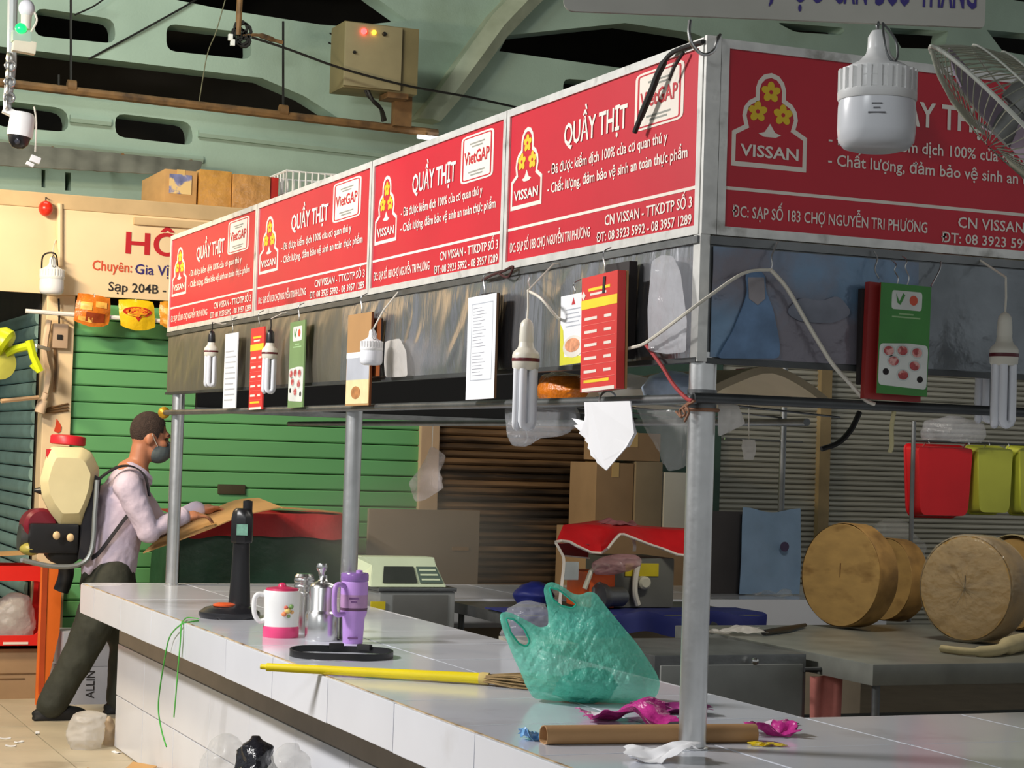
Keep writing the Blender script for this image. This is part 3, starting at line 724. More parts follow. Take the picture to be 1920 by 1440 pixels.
def filmfn(y0, y1, amp, sd):
    def fn(u, v):
        y = y0+(y1-y0)*u; z = ZS+.004+(ZB-ZS-.012)*v
        e = noise.noise(V((y*6+z*3, z*3+sd, sd)))*.6 + (1-abs(noise.noise(V((y*8+z*6, z*5, sd+5))))*2)*.5
        return (.0 - amp*(.4+e)*min(1, 6*u, 6*(1-u))*math.sin(PI*min(max(v,.02),.98))**.4, y, z)
    return fn
for k, (y0, y1, m_, am) in enumerate([(.012,.95,film,.016), (.95,1.85,film,.016), (1.85,2.8,film,.014), (2.8,4.0,film_dull,.012), (4.0,YL,film_dull,.012)]):
    MB().sheet(filmfn(y1, y0, am, k*7.), 70, 22, .002).build('plastic_film', m_, cn, smooth=60)
MB().bb(-.012, .022, 0, YL, ZB-.022, ZB-.004).build('fascia_trim', dull_steel, cn, smooth=0)
MB().bb(-.008, .022, 0, YL, ZS-.006, ZS+.006).build('fascia_trim', dark_steel, cn, smooth=0)
MB().bb(-.006, .02, -.006, .03, ZS-.004, ZB).build('corner_trim', alu, cn, smooth=0)
MB().bb(.02, 2.6, .0, .016, ZS, ZB-.003).build('fascia_backing', dull_steel, cn, smooth=0)
MB().bb(.02, 2.6, -.012, .018, ZB-.024, ZB-.004).build('fascia_trim', dull_steel, cn, smooth=0)
MB().bb(.02, 2.6, -.006, .018, ZS-.008, ZS+.006).build('fascia_trim', dark_steel, cn, smooth=0)
MB().bb(-.006, .034, -.010, .002, ZB, ZT+.004).build('corner_post', alu, cn, smooth=0)
MB().bb(.1, 2.2, 5.36, 5.4, ZR+.03, ZT).build('far_fascia', matte_black, cn, smooth=0)
MB().bb(.1, 2.2, 5.35, 5.41, ZR+.005, ZR+.03).build('far_fascia_trim', dull_steel, cn, smooth=0)

# ------------------------------------------------------------------ red signs
def offset(poly, d):
    out = []; n = len(poly)
    A = sum(poly[i][0]*poly[(i+1)%n][1]-poly[(i+1)%n][0]*poly[i][1] for i in range(n)); sg = 1 if A > 0 else -1
    for i in range(n):
        p, a, b = V((*poly[i],0)), V((*poly[i-1],0)), V((*poly[(i+1)%n],0))
        e1, e2 = (p-a).normalized(), (b-p).normalized(); n1 = V((-e1.y, e1.x, 0)); n2 = V((-e2.y, e2.x, 0)); nn = (n1+n2)
        nn = nn/max(.35, nn.length_squared/2)*1.0; q = p+nn*d*sg; out.append((q.x, q.y))
    return out
half = [(1,0),(1,.36),(.84,.435),(.87,.53),(.85,.62),(.79,.69),(.70,.735),(.70,.83),(.67,.91),(.60,.975),(.5,1.0)]
house = half + [(1-x, y) for x, y in reversed(half[:-1])]
def sign(label, o, u, n, W, parts=True, lx=.215):
    o, u, n = V(o), V(u), V(n); H = ZT-ZB; t = thing('shop_sign', label, 'sign', o, 'red meat stall signs around the canopy'); v = EZ
    def P(a, b, d=0.): return o + u*(a*W) + v*(b*H) + n*d
    fr = .022
    MB().prism([P(0,0), P(1,0), P(1,1), P(0,1)], -n*.03).build('backing', alu, t, smooth=0)
    MB().prism([P(fr/W,fr/H), P(1-fr/W,fr/H), P(1-fr/W,1-fr/H), P(fr/W,1-fr/H)], n*.003).build('red_panel', red_sign, t, smooth=0); pn = t.children[-1] if False else [q for q in bpy.data.objects if q.parent == t and q.name.startswith('red_panel')][0]
    MB().ring([P(0,0),P(1,0),P(1,1),P(0,1)], [P(fr/W,fr/H),P(1-fr/W,fr/H),P(1-fr/W,1-fr/H),P(fr/W,1-fr/H)], n*.009).build('frame', alu, t, smooth=0)
    def rect(a0, a1, b0, b1, m_, nm, d0=.003, d1=.0045): return MB().prism([P(a0,b0,d0),P(a1,b0,d0),P(a1,b1,d0),P(a0,b1,d0)], n*(d1-d0)).build(nm, m_, t, smooth=0)
    # emblem
    l0, l1, b0, b1 = .03, lx, .36, .855
    def Q(p, d): return P(l0+(l1-l0)*p[0], b0+(b1-b0)*p[1], d)
    inn = offset(house, .05)
    MB().ring([Q(p,.003) for p in house], [Q(p,.003) for p in inn], n*.0015).build('emblem_outline', white_print, t, smooth=0)
    for cx, cy in ((.5,.80),(.33,.585),(.67,.575)):
        fm = MB(); pts = []
        for k in range(40):
            a = 2*PI*k/40+PI/2; r = .075+.055*abs(math.cos(2.5*(a-PI/2))); pts.append(Q((cx+r*math.cos(a)*1.0, cy+r*math.sin(a)*.86),.003))
        fm.prism(pts, n*.0015); fl_ = fm.build('flower', yellow_flower, t, smooth=0)
        MB().prism([Q((cx+.025*math.cos(2*PI*k/10), cy+.022*math.sin(2*PI*k/10)),.0045) for k in range(10)], n*.0008).build('flower_centre', red_sign, fl_, smooth=0)
    MB().prism([Q(p,.003) for p in [(.35,.36),(.43,.38),(.47,.43),(.5,.47),(.53,.43),(.57,.38),(.65,.36),(.58,.33),(.42,.33)]], n*.0015).build('emblem_stem', white_print, t, smooth=0)
    d = .0052
    def T(s, a, b, width, cap, bold=.0, align='L', m_=white_text): text(s, P(a, b, d), u, v, width=width*W, cap=cap*H, m=m_, parent=pn, bold=bold, align=align)
    T('VISSAN', l0+.11*(l1-l0), b0+.115*(b1-b0), .78*(l1-l0), .062, .02)
    T('QUẦY THỊT', .335, .665, .325, .135, .018)
    # certificate badge
    bd = rounded([(.695,.62),(.915,.62),(.915,.93),(.695,.93)], .03)
    MB().prism([P(*p,.003) for p in bd], n*.0016).build('badge', white_print, t, smooth=0)
    bo = offset(bd, .012); bi = offset(bd, .02)
    MB().ring([P(*p,.0046) for p in bo], [P(*p,.0046) for p in bi], n*.0005).build('badge_outline', red_sign, t, smooth=0)
    text('VietGAP', P(.72,.74,.0056), u, v, width=.17*W, cap=.085*H, m=red_text, parent=pn, bold=.02)
    for a0, a1, b0 in ((.755,.855,.865), (.77,.84,.845), (.75,.86,.68), (.765,.845,.66)): rect(a0, a1, b0, b0+.010, mat('badge_grey', (150,150,140)), 'badge_line', .0046, .0052)
    T('- Đã được kiểm dịch 100% của cơ quan thú y', .25, .52, .6, .062, .012)
    T('- Chất lượng, đảm bảo vệ sinh an toàn thực phẩm', .25, .41, .69, .062, .012)
    rect(.02, .98, .235, .252, white_print, 'divider_line')
    T('ĐC: SẠP SỐ 183 CHỢ NGUYỄN TRI PHƯƠNG', .035, .10, .455, .06, .012)
    T('CN VISSAN - TTKDTP SỐ 3', .965, .145, .40, .06, .012, 'R')
    T('ĐT: 08 3923 5992 - 08 3957 1289', .965, .06, .44, .055, .012, 'R')
    return t
S = [0, 1.241, 2.485, 3.997, YL]
lab = ['red meat stall sign next to the stall corner, dark cable hanging over its badge', 'red meat stall sign beside the corner one, above the white price sheet',
       'red meat stall sign above the tan card and small bulb', 'red meat stall sign at the end nearest the spice kiosk']
for i in range(4):
    sign(lab[i], (0, S[i+1]-.003, ZB), -EY, -EX, S[i+1]-S[i]-.006)
sign('darker red meat stall sign on the short side behind the large bulb', (.036, 0, ZB), EX, -EY, 1.24, lx=.20)
sign('red meat stall sign beyond the wire fan on the short side', (1.285, 0, ZB), EX, -EY, 1.24)

# ------------------------------------------------------------------ bulbs and lamps
def cfl(label, top, cordlen, sc=1., cord_m=cord_white, grp='energy saving lamps hung around the stall'):
    t = thing('energy_saving_lamp', label, 'lamp', (0,0,0), grp)
    MB().tube([(0,0,0), (.002,0,-cordlen/2), (0,0,-cordlen)], .003, 6).build('cord', cord_m, t)
    z = -cordlen
    MB().lathe([(.004,.012),(.010,.008),(.016,0),(.018,-.012),(.0195,-.042),(.019,-.05)], 20, (0,0,z)).build('socket', ceramic, t)
    z -= .05
    MB().lathe([(.019,0),(.021,-.012),(.024,-.018),(.033,-.026),(.036,-.034),(.036,-.042)], 24, (0,0,z)).build('ballast', ceramic, t)
    MB().lathe([(.0365,0),(.037,-.002),(.037,-.007),(.0365,-.009)], 24, (0,0,z-.042)).build('dark_band', mat('band_maroon', (96,20,30), .4), t)
    MB().lathe([(.036,0),(.035,-.016),(.03,-.022)], 24, (0,0,z-.051)).build('collar', ceramic, t)
    z -= .07
    for k in range(3):
        a = 2*PI*k/3+.5; c = V((math.cos(a)*.0195, math.sin(a)*.0195, z)); d = V((-math.sin(a), math.cos(a), 0))*.0135
        pts = [c-d, c-d+V((0,0,-.138))] + [c + d*(-math.cos(q)) + V((0,0,-.138-.0135*math.sin(q))) for q in (PI*.25, PI*.5, PI*.75)] + [c+d+V((0,0,-.138)), c+d]
        MB().tube(pts, .0105, 10).build('glass_tube', bulb_white, t)
    t.location = top; t.scale = (sc,)*3
    return t
def led(label, top, sc=1., loop=True, grp=None):
    t = thing('led_bulb', label, 'lamp', (0,0,0), grp)
    MB().lathe([(.012,.0),(.016,-.006),(.019,-.012),(.0195,-.03),(.022,-.042),(.034,-.055),(.052,-.064),(.063,-.075),(.0665,-.09)], 36, (0,0,0)).build('neck', white_plastic, t)
    fin = MB()
    for k in range(24):
        a = 2*PI*k/24; R = Matrix.Rotation(a, 3, 'Z')
        fin.box(R @ V((.0655,0,-.093)), (.009,.008,.042), R)
    fin.build('cooling_fins', white_plastic, t, kind='stuff')
    MB().lathe([(.064,-.07),(.066,-.08),(.066,-.108),(.0705,-.112),(.0705,-.124),(.069,-.127)], 36, (0,0,0)).build('housing_ring', white_plastic, t)
    MB().lathe([(.0675,-.126),(.069,-.14),(.0695,-.18),(.067,-.2),(.058,-.211),(.04,-.216),(0,-.217)], 36, (0,0,0)).build('diffuser', bulb_white, t)
    if loop:
        MB().tube(smoothpath([(0,-.012,.012),(.012,-.035,-.02),(.011,-.045,-.05),(0,-.05,-.064),(-.011,-.045,-.05),(-.012,-.035,-.02),(0,-.012,.012)]), .0022, 6).build('hanging_loop', dull_steel, t)
    t.location = top; t.scale = (sc,)*3
    return t
XH = -.075
l1 = cfl('energy saving lamp with black socket between grey film and white card', PX(398,604,XH), .055, .86, cord_black)
l2 = cfl('energy saving lamp in front of the green menu card', PX(508,598,XH), .06, .88, cord_black)
l3 = cfl('large energy saving lamp with white socket on a white cord beside the price sheet', PX(990,545,XH-.03), .085, 1.06)
l4 = cfl('energy saving lamp on a white cord near the green meat menu', PY(1886,520,-.12), .10, 1.0)
l5 = cfl('energy saving lamp behind the short side fascia, socket half in shadow', PY(1853,550,.16), .085, .95)
attach('cord', [l4.location, V((l4.location.x, -.05, ZB-.03)), V((l4.location.x, -.012, ZB-.012))], .003, cord_white, l4)
attach('cord', [l5.location, V((l5.location.x, .10, ZB-.06)), V((l5.location.x, .016, ZB-.03))], .003, cord_white, l5)
for l in (l1, l2, l3): attach('cord', [l.location, V((-.03, l.location.y, ZB-.015)), V((-.012, l.location.y, ZB-.012))], .0025, cord_white, l)
for l in (l1, l2):
    for ch in list(l.children):
        if ch.name.startswith('socket'):
            ch.data.materials.clear(); ch.data.materials.append(black_plastic)
led('small white bulb in front of the tan card', PX(698,618,-.10), .56, grp=None)
led('big white finned bulb hanging on a wire loop from the pale placard', PD(1648,58,3.60), 1.0)
led('dim white finned bulb hanging on a cord beside the kiosk conduit', PY(99,482,YK-.2), 1.02)
b2 = [o for o in bpy.data.objects if o.name.startswith('led_bulb')]
b2.sort(key=lambda o: o.name)
for bl_, tp in ((b2[0], V((-.012,b2[0].location.y,ZB-.01))), (b2[2], PY(104,450,YK-.081))):
    MB().tube([bl_.location+V((0,0,-.004)), (bl_.location+tp)/2+V((-.005,0,.004)), tp], .003, 6).build('cord', cord_white, None); ob_ = bpy.context.scene.collection.objects[-1]
    ob_.parent = bl_; ob_.matrix_parent_inverse = Matrix.LocRotScale(bl_.location, None, bl_.scale).inverted()
pr = MB()
cbul = PD(1646,190,3.60)
mk = mat('print_grey', (120,120,124), .5)
bb_ = b2[1]
for k, wd in enumerate((.018,.012,.03)):
    dirc = (CAM-cbul); dirc.z = 0; dirc.normalize(); rt_ = V((-dirc.y, dirc.x, 0))
    p = bb_.location + dirc*.0702 + V((0,0,-.143-.008*k))
    MB().prism([p-rt_*wd/2, p+rt_*wd/2, p+rt_*wd/2+V((0,0,.0025)), p-rt_*wd/2+V((0,0,.0025))], -dirc*.004).build('printed_mark', mk, bb_, smooth=0)
# cords of the kiosk bulb
cdk = MB().tube(smoothpath([PY(78,510,YK-.2), PY(80,482,YK-.2), PY(92,474,YK-.2), PY(105,478,YK-.2), PY(108,500,YK-.15)]), .005, 6).build('cord', cord_black, None); cdk.parent = b2[2]; cdk.matrix_parent_inverse = Matrix.LocRotScale(b2[2].location, None, b2[2].scale).inverted()

# ------------------------------------------------------------------ cards and boards hung on the fascia
def card(label, c, u, n, W, H, thick, face, rects=(), tilt=0., name='menu_card', extra=None, hook=.06, back=None, cat='card'):
    u, n = V(u), V(n); R = Matrix.Rotation(tilt, 3, n); u = R @ u; v = R @ EZ
    c = V(c); t = thing(name, label, cat, c, None)
    def P(a, b, d=0.): return c + u*((a-.5)*W) + v*((b-.5)*H) + n*d
    MB().prism([P(0,0), P(1,0), P(1,1), P(0,1)], -n*thick).build('board', back or face, t, smooth=0)
    fsh = MB().prism([P(0,0), P(1,0), P(1,1), P(0,1)], n*.0008).build('face_sheet', face, t, smooth=0)
    for (a0, a1, b0, b1, m_, nm) in rects:
        MB().prism([P(a0,b0,.0008), P(a1,b0,.0008), P(a1,b1,.0008), P(a0,b1,.0008)], n*.0008).build(nm, m_, fsh, smooth=0)
    if extra: extra(fsh, P, u, v, n)
    if hook:
        tp = P(.5,1,-thick*.5)
        MB().tube(smoothpath([tp+V((0,0,-.01)), tp+v*hook*.3+u*.008, tp+v*hook*.7-u*.004, tp+v*hook, tp+v*(hook+.012)-n*.02]), .0018, 5).build('wire_hook', steel, t)
    return t
paper = mat('paper', (236,238,240), .5, var=.02); grey_print = mat('grey_print', (176,180,188), .6)
card_red = mat('card_red', (222,60,56), .4, var=.05); card_yel = mat('card_yellow', (248,214,50), .4)
card_grn = mat('card_green', (52,128,44), .35, var=.15, scale=8); card_tan = mat('card_tan', (176,134,86), .7, var=.06)
edge_black = mat('edge_black', (30,22,20), .7); cream_card = mat('cream_card', (226,214,164), .5, var=.08, scale=20)
meat = mat('meat_pic', (176,70,70), .5, var=.35, scale=90, col2=(228,170,160), c2lo=.5, c2hi=.6); plate_w = mat('plate_white', (222,224,216), .5)
WL, NL = -EY, -EX
def lines(n, b0, b1, m_, x0=.1, x1=.9, t=.25): 
    return [(x0, x1 if k % 3 else x1-.12, b0+(b1-b0)*k/n, b0+(b1-b0)*(k+t)/n, m_, 'printed_line') for k in range(n)]
c = PX(432,695,-.045)
card('narrow white price card beside the first energy saving lamp', c, WL, NL, .21, .325, .004, paper, lines(10,.1,.82,grey_print), .0)
def redrects():
    r = [(.0,1,.72,.80,card_yel,'yellow_band'), (.05,.95,.0,.03,white_print,'white_edge')]
    for k in range(5): r += [(.1,.45,.62-.115*k,.645-.115*k,white_print,'printed_line'), (.65,.85,.62-.115*k,.645-.115*k,white_print,'printed_line'), (.04,.96,.575-.115*k,.579-.115*k,mat('card_red_lt',(236,120,110),.5),'rule_line')]
    r += [(.1,.8,.075,.10,card_yel,'printed_line'), (.2,.8,.87,.895,card_yel,'printed_line'), (.25,.7,.83,.85,white_print,'printed_line')]
    return r
card('red price card with yellow band beside the first energy saving lamps', PX(481,691,-.045), WL, NL, .2, .34, .006, card_red, redrects(), .01)
def picture(cx, cy, rx, ry, m_, nm):
    def f(t, P, d=.0016, e=.0008):
        MB().prism([P(cx+rx*math.cos(2*PI*k/16), cy+ry*math.sin(2*PI*k/16), d) for k in range(16)], (P(0,0,1)-P(0,0,0))*e).build(nm, m_, t, smooth=0)
    return f
def greenx(t, P, u, v, n):
    MB().prism([P(*p,.0008) for p in rounded([(.02,.08),(.98,.06),(.98,.46),(.6,.47),(.02,.45)], .06)], n*.0008).build('white_panel', plate_w, t, smooth=0)
    MB().prism([P(*p,.0008) for p in rounded([(.22,.77),(.82,.77),(.82,.94),(.22,.94)], .04)], n*.0008).build('logo_panel', plate_w, t, smooth=0)
    picture(.65,.86,.08,.045,orange_text,'logo_mark')(t, P, .0016)
    MB().prism([P(*p,.0016) for p in [(.30,.91),(.37,.84),(.44,.92),(.48,.9),(.39,.81),(.33,.83)]], n*.0006).build('logo_mark', card_grn, t, smooth=0)
    for cx, cy in ((.2,.39),(.47,.40),(.76,.39),(.3,.30),(.72,.27),(.5,.18)):
        picture(cx, cy, .13, .055, mat('plate_rim', (200,206,200), .4), 'plate_picture')(t, P, .0016); picture(cx, cy, .10, .042, meat, 'meat_picture')(t, P, .0022)
    for cx, cy in ((.16,.20),(.84,.15)): picture(cx, cy, .06, .03, edge_black, 'meat_picture')(t, P, .0016)
    for k, (a, b) in enumerate(((.38,.66),(.24,.80))): 
        MB().prism([P(a,.725-.03*k,.0008),P(b,.725-.03*k,.0008),P(b,.738-.03*k,.0008),P(a,.738-.03*k,.0008)], n*.0006).build('printed_line', mat('grn_lt',(160,196,140)), t, smooth=0)
card('faded green meat menu card hung behind an energy saving lamp', PX(556,683,-.045), WL, NL, .2, .335, .005, mat('card_green_pale', (120,150,96), .45, var=.1), (), .01, extra=greenx)
def tanx(t, P, u, v, n):
    MB().prism([P(.0,.52,.0008),P(1,.52,.0008),P(1,.58,.0008),P(0,.58,.0008)], n*.001).build('label_strip', paper, t, smooth=0)
    MB().prism([P(.02,.28,.0008),P(.98,.28,.0008),P(.98,.52,.0008),P(.02,.52,.0008)], n*.001).build('picture', grey_print, t, smooth=0)
    MB().prism([P(.02,.02,.0008),P(.98,.02,.0008),P(.98,.28,.0008),P(.02,.28,.0008)], n*.001).build('picture', cream_card, t, smooth=0)
    picture(.45,.14,.2,.07,mat('food_brown',(176,120,70),.5,var=.3,scale=60),'food_picture')(t, P, .0018)
card('tall tan clipboard card with a food picture behind the small bulb', PX(672,674,-.05), WL, NL, .26, .325, .008, card_tan, (), .0, extra=tanx, back=mat('clip_brown', (120,64,24), .6))
card('brown clipboard tucked behind the tan card on the film', PX(703,652,-.028), WL, NL, .12, .20, .006, mat('clip_brown2', (126,66,26), .5, var=.2), (), .0, hook=.02, back=edge_black)
def sheetx(t, P, u, v, n):
    MB().ring([P(*p,.0008) for p in [(.14,.18),(.9,.18),(.9,.93),(.14,.93)]], [P(*p,.0008) for p in [(.155,.19),(.885,.19),(.885,.92),(.155,.92)]], n*.0004).build('table_outline', grey_print, t, smooth=0)
    for k in range(22):
        z = .88-.031*k
        if abs(z-.48) < .02: continue
        MB().prism([P(.2,z,.0008),P(.5+.04*((k*7)%5),z,.0008),P(.5+.04*((k*7)%5),z+.006,.0008),P(.2,z+.006,.0008)], n*.0004).build('printed_line', mat('print_dark',(150,152,160)), t, smooth=0)
card('tall white price sheet on a dark board beside the large energy saving lamp', PX(902,651,-.06), WL, NL, .225, .31, .007, paper, (), .012, extra=sheetx, back=mat('board_brown',(120,90,60),.7))
tag(MB().bb(-.05,-.02, 1.22, 1.30, ZS+.005, ZS+.235).build('dark_clipboard', edge_black, bev=.003), 'dark clipboard hanging behind the white price sheet', 'clipboard')
def yelx(t, P, u, v, n):
    MB().prism([P(.0,.0,.0008),P(.2,0,.0008),P(.12,.5,.0008),P(0,.6,.0008)], n*.0006).build('yellow_edge', mat('card_lime',(226,222,60),.5), t, smooth=0)
    MB().prism([P(.0,.0,.0009),P(1,0,.0009),P(1,.10,.0009),P(0,.12,.0009)], n*.0006).build('yellow_edge', mat('card_lime',(226,222,60),.5), t, smooth=0)
    picture(.55,.25,.42,.16,mat('food_bowl',(232,226,214),.5),'bowl_picture')(t, P, .0012); picture(.52,.27,.3,.10,mat('food_salmon',(220,150,110),.5,var=.3,scale=60),'food_picture')(t, P, .0018)
    MB().prism([P(.45,.85,.0008),P(.6,.85,.0008),P(.52,.95,.0008)], n*.0006).build('logo_mark', red_text, t, smooth=0)
    for k in range(5): MB().prism([P(.22,.78-.06*k,.0008),P(.8-.05*(k%2),.78-.06*k,.0008),P(.8-.05*(k%2),.795-.06*k,.0008),P(.22,.795-.06*k,.0008)], n*.0006).build('printed_line', grey_print, t, smooth=0)
card('white and lime food card behind the thick red price board', PX(1074,617,-.04), WL, NL, .16, .19, .003, paper, (), .03, extra=yelx, hook=.03)
def thick(t, P, u, v, n):
    MB().prism([P(0,0,-.024),P(1,0,-.024),P(1,1,-.024),P(0,1,-.024)], -n*.006).build('back_card', card_tan, t, smooth=0)
    MB().prism([P(.62,.97,.0012),P(.68,.97,.0012),P(.66,.83,.0012),P(.6,.83,.0012)], n*.002).build('clip', edge_black, t, smooth=0)
    MB().prism([P(*p,.0012) for p in [(.0,.84),(.06,.88),(.12,.84),(.06,.80)]], n*.0006).build('logo_mark', white_print, t, smooth=0)
card('thick red price board with yellow band beside the white cord', PX(1123,623,-.09), WL, NL, .215, .30, .022, card_red, redrects(), .035, extra=thick)
tag(MB().bb(-.046,-.022, .30, .44, ZS+.01, ZS+.26).build('dark_clipboard', edge_black, bev=.003), 'dark clipboard in the shadow behind the thick red price board', 'clipboard')
WR, NR = EX, -EY
c7 = PY(1695,637,-.075)
card('green meat menu card with plate pictures hung under the darker sign', c7, WR, NR, .148, .275, .004, card_grn, (), -.02, extra=greenx, back=mat('edge_red',(150,40,36),.5))
card('thick red framed board behind the green meat menu', c7+V((-.012,.022,-.006)), WR, NR, .165, .29, .018, mat('edge_red',(150,40,36),.5), (), -.02, hook=.05, back=mat('edge_red',(150,40,36)))
tag(MB().bb(c7.x-.10, c7.x-.02, -.034, -.016, c7.z-.115, c7.z+.125).build('dark_clipboard', edge_black, bev=.003), 'dark clipboard beside the red framed board on the short side', 'clipboard')
# poster sheet under film on the short side
ps = thing('fascia_poster', 'faded blue printed poster under film on the short side fascia', 'poster', (.35,-.01,ZS))
def psf(x0, x1):
    def fn(u, v):
        x = x0+(x1-x0)*u; z = ZS+.008+(ZB-ZS-.036)*v
        return (x, -.006-.006*(noise.noise(V((x*14, z*9, 2)))+.5)*math.sin(PI*v), z)
    return fn
MB().sheet(psf(.03,.62), 60, 20, .002).build('poster_sheet', mat('poster_blue', (108,136,162), .22, metal=.2, var=.3, scale=5, col2=(120,116,124), c2lo=.42, c2hi=.55, bump=.4, bscale=14), ps, smooth=60)
MB().sheet(psf(.62,1.5), 60, 20, .002).build('film_sheet', mat('film_dark', (126,132,136), .25, metal=.4, var=.3, scale=5, bump=.5, bscale=10), ps, smooth=60)
pf = lambda x, y: PY(x, y, -.016)
MB().prism([pf(*p) for p in rounded([(1398,512),(1418,502),(1435,515),(1436,545),(1450,580),(1462,640),(1462,672),(1345,672),(1375,620),(1395,570),(1402,545)],10,3)], (0,.004,0)).build('blue_figure', mat('fig_blue',(96,126,160),.4,var=.25,scale=18), ps, smooth=0)
MB().prism([pf(*p) for p in [(1402,520),(1432,520),(1434,560),(1420,572),(1404,560)]], (0,-.002,0)).build('pale_figure', mat('fig_pale',(146,140,142),.4,var=.15,scale=18), ps, smooth=0)
MB().prism([pf(*p) for p in rounded([(1472,585),(1500,556),(1540,566),(1572,552),(1600,588),(1565,606),(1500,604)],16,4)], (0,.003,0)).build('pale_cloud', mat('fig_cloud',(118,122,134),.4,var=.2,scale=15), ps, smooth=0)
# wire hooks along the sign edges
def hook(label, a, b, c, d):
    tag(MB().tube(smoothpath([a, b, c, d]), .0022, 6).build('wire_hook', steel), label, 'hook', 'bent wire hooks on the sign edge')
hook('bent wire hook on the sign edge holding the white cord', PY(1458,455,-.02), PY(1447,480,-.03), PY(1448,494,-.035), PY(1445,506,-.035))
hook('empty bent wire hook on the sign edge beside the green menu', PY(1638,470,-.02), PY(1645,485,-.03), PY(1640,505,-.035), PY(1648,522,-.045))
hook('long bent wire hook on the sign edge above the green menu', PY(1764,490,-.02), PY(1762,505,-.03), PY(1752,525,-.04), PY(1746,536,-.05))
hook('bent wire hook on the sign edge above the price sheet', PX(992,520,-.02), PX(990,530,-.04), PX(994,540,-.06), PX(990,546,-.08))
ch_ = PX(1300,60,-.03)
tag(MB().tube(smoothpath([PY(1294,38,-.03), PY(1292,62,-.04), PY(1299,85,-.045), PY(1318,102,-.045), PY(1338,95,-.045), PY(1346,72,-.04), PY(1350,66,-.01)]), .0045, 8).build('corner_hook', steel), 'big bent steel hook over the top corner of the red signs', 'hook')
tag(MB().tube(smoothpath([PX(1318,78,-.012), PX(1262,98,-.02), PX(1238,130,-.03), PX(1222,170,-.03), PX(1205,210,-.03), PX(1190,248,-.03)]), [.006]*10+[.009]*16+[.007]*5, 8).build('dangling_cable', cord_black), 'dark frayed cable hanging over the badge of the corner sign', 'cable')
tag(MB().tube(smoothpath([PX(1282,98,-.02), PX(1265,125,-.025), PX(1255,150,-.025)]), .004, 6).build('dangling_cable', cord_black), 'short dark cable end at the top of the corner sign', 'cable')
cable('white twisted cord strung from the large lamp over the stall corner', [PX(990,545,-.10), PX(1015,560,-.10), PX(1040,590,-.07), PX(1051,599,-.038), PX(1062,604,-.027), PX(1100,616,-.027), PX(1140,649,-.053), PX(1160,655,-.054), PX(1188,651,-.055), PX(1215,640,-.06), PX(1280,592,-.06), PY(1330,555,-.06), PY(1395,512,-.05), PY(1445,506,-.04)], .0042, cord_white, 'white_cord')
cable('loose white cord drooping from the hook across the blue poster', [PY(1445,506,-.04), PY(1475,540,-.04), PY(1510,600,-.04), PY(1540,650,-.04), PY(1562,684,-.035), PY(1590,715,-.02), PY(1620,748,-.03), PY(1640,758,-.035)], .0052, cord_white, 'white_cord')
cable('red twine tied around the stall corner post', [PX(1210,645,-.03), PX(1240,685,-.03), PX(1262,720,-.03), PX(1285,745,-.033), PX(1298,752,-.034)], .005, mat('twine_red',(170,60,60),.8), 'red_twine')
tw = MB()
for k in range(3): tw.tube(smoothpath([PX(1298+2*k,752,-.034), PX(1286-5*k,760+4*k,-.035), PX(1292-7*k,772+5*k,-.04), PX(1284-8*k,790-9*k,-.035)]), .0035, 5)
tw.tube(arc((.03,.03,ZR-.024), EX, EY, .040, 0, 2*PI, 20)[:-1], .005, 6, closed=True)
tag(tw.build('twine_knot', mat('twine_tan',(140,100,76),.9), kind='stuff'), 'frayed tan twine knot on the rail at the corner post', 'twine')
tag(MB().tube(smoothpath([PX(905,525,-.02), PX(925,515,-.03), PX(945,508,-.03), PX(962,500,-.03), PX(952,520,-.03), PX(935,512,-.03)]), .004, 6).build('twine_knot', mat('twine_dark',(70,34,30),.9)), 'dark red twine wound under the second sign joint', 'twine')

# ------------------------------------------------------------------ pale placard and wire fan nearer the camera
def PC(px, py, d=3.6): return PD(px, py, d)
pl = thing('hall_placard', 'pale grey hall placard with navy capital lettering', 'placard', PC(1450, 20))
ux = (PC(1845,52)-PC(1055,20)).normalized(); nv = -FW; nv = (nv-ux*nv.dot(ux)).normalized(); vx = nv.cross(ux)
a = PC(1056,20)-ux*.0; Wp = (PC(1845,53)-PC(1055,20)).length; Hp = .30
def PP(x, y, d=0): return a + ux*x + vx*y + nv*d
MB().prism([PP(*p) for p in rounded([(0,.01),(.012,0),(Wp,0),(Wp,Hp),(0,Hp)], .008)], -nv*.012).build('board', mat('placard_grey',(176,174,164),.6,var=.06,scale=8), pl, smooth=0)
def ptxt(s, px0, px1, base, cap):
    x0 = (PC(px0,20)-a).dot(ux); x1 = (PC(px1,20)-a).dot(ux)
    text(s, PP(x0, base, .0015), ux, vx, width=x1-x0, cap=cap, m=navy_text, parent=pl, bold=.02)
ptxt('THÁNG', 1722, 1830, .034, .06); ptxt('300', 1640, 1706, .034, .06); ptxt('CĂN', 1560, 1624, .034, .06); ptxt('ỌC', 1486, 1540, .034, .06); ptxt(',', 1440, 1449, .034, .06)
for px in (1150, 1760):
    x = (PC(px,20)-a).dot(ux); p = PP(x, Hp-.01, -.006); MB().tube([p, V((p.x, p.y, 7.2))], .004, 6).build('hanging_wire', dull_steel, pl)
x = (PC(1648,20)-a).dot(ux); p = PP(x, .01, -.006)
MB().tube(smoothpath([p, p-vx*.012+nv*.006, p-vx*.02, p-vx*.012-nv*.006, p]), .0025, 6).build('wire_loop', dull_steel, pl)
fn_ = thing('wire_fan', 'grey hanging fan with wire guard and lavender blades by the placard', 'fan', PC(1891,238))
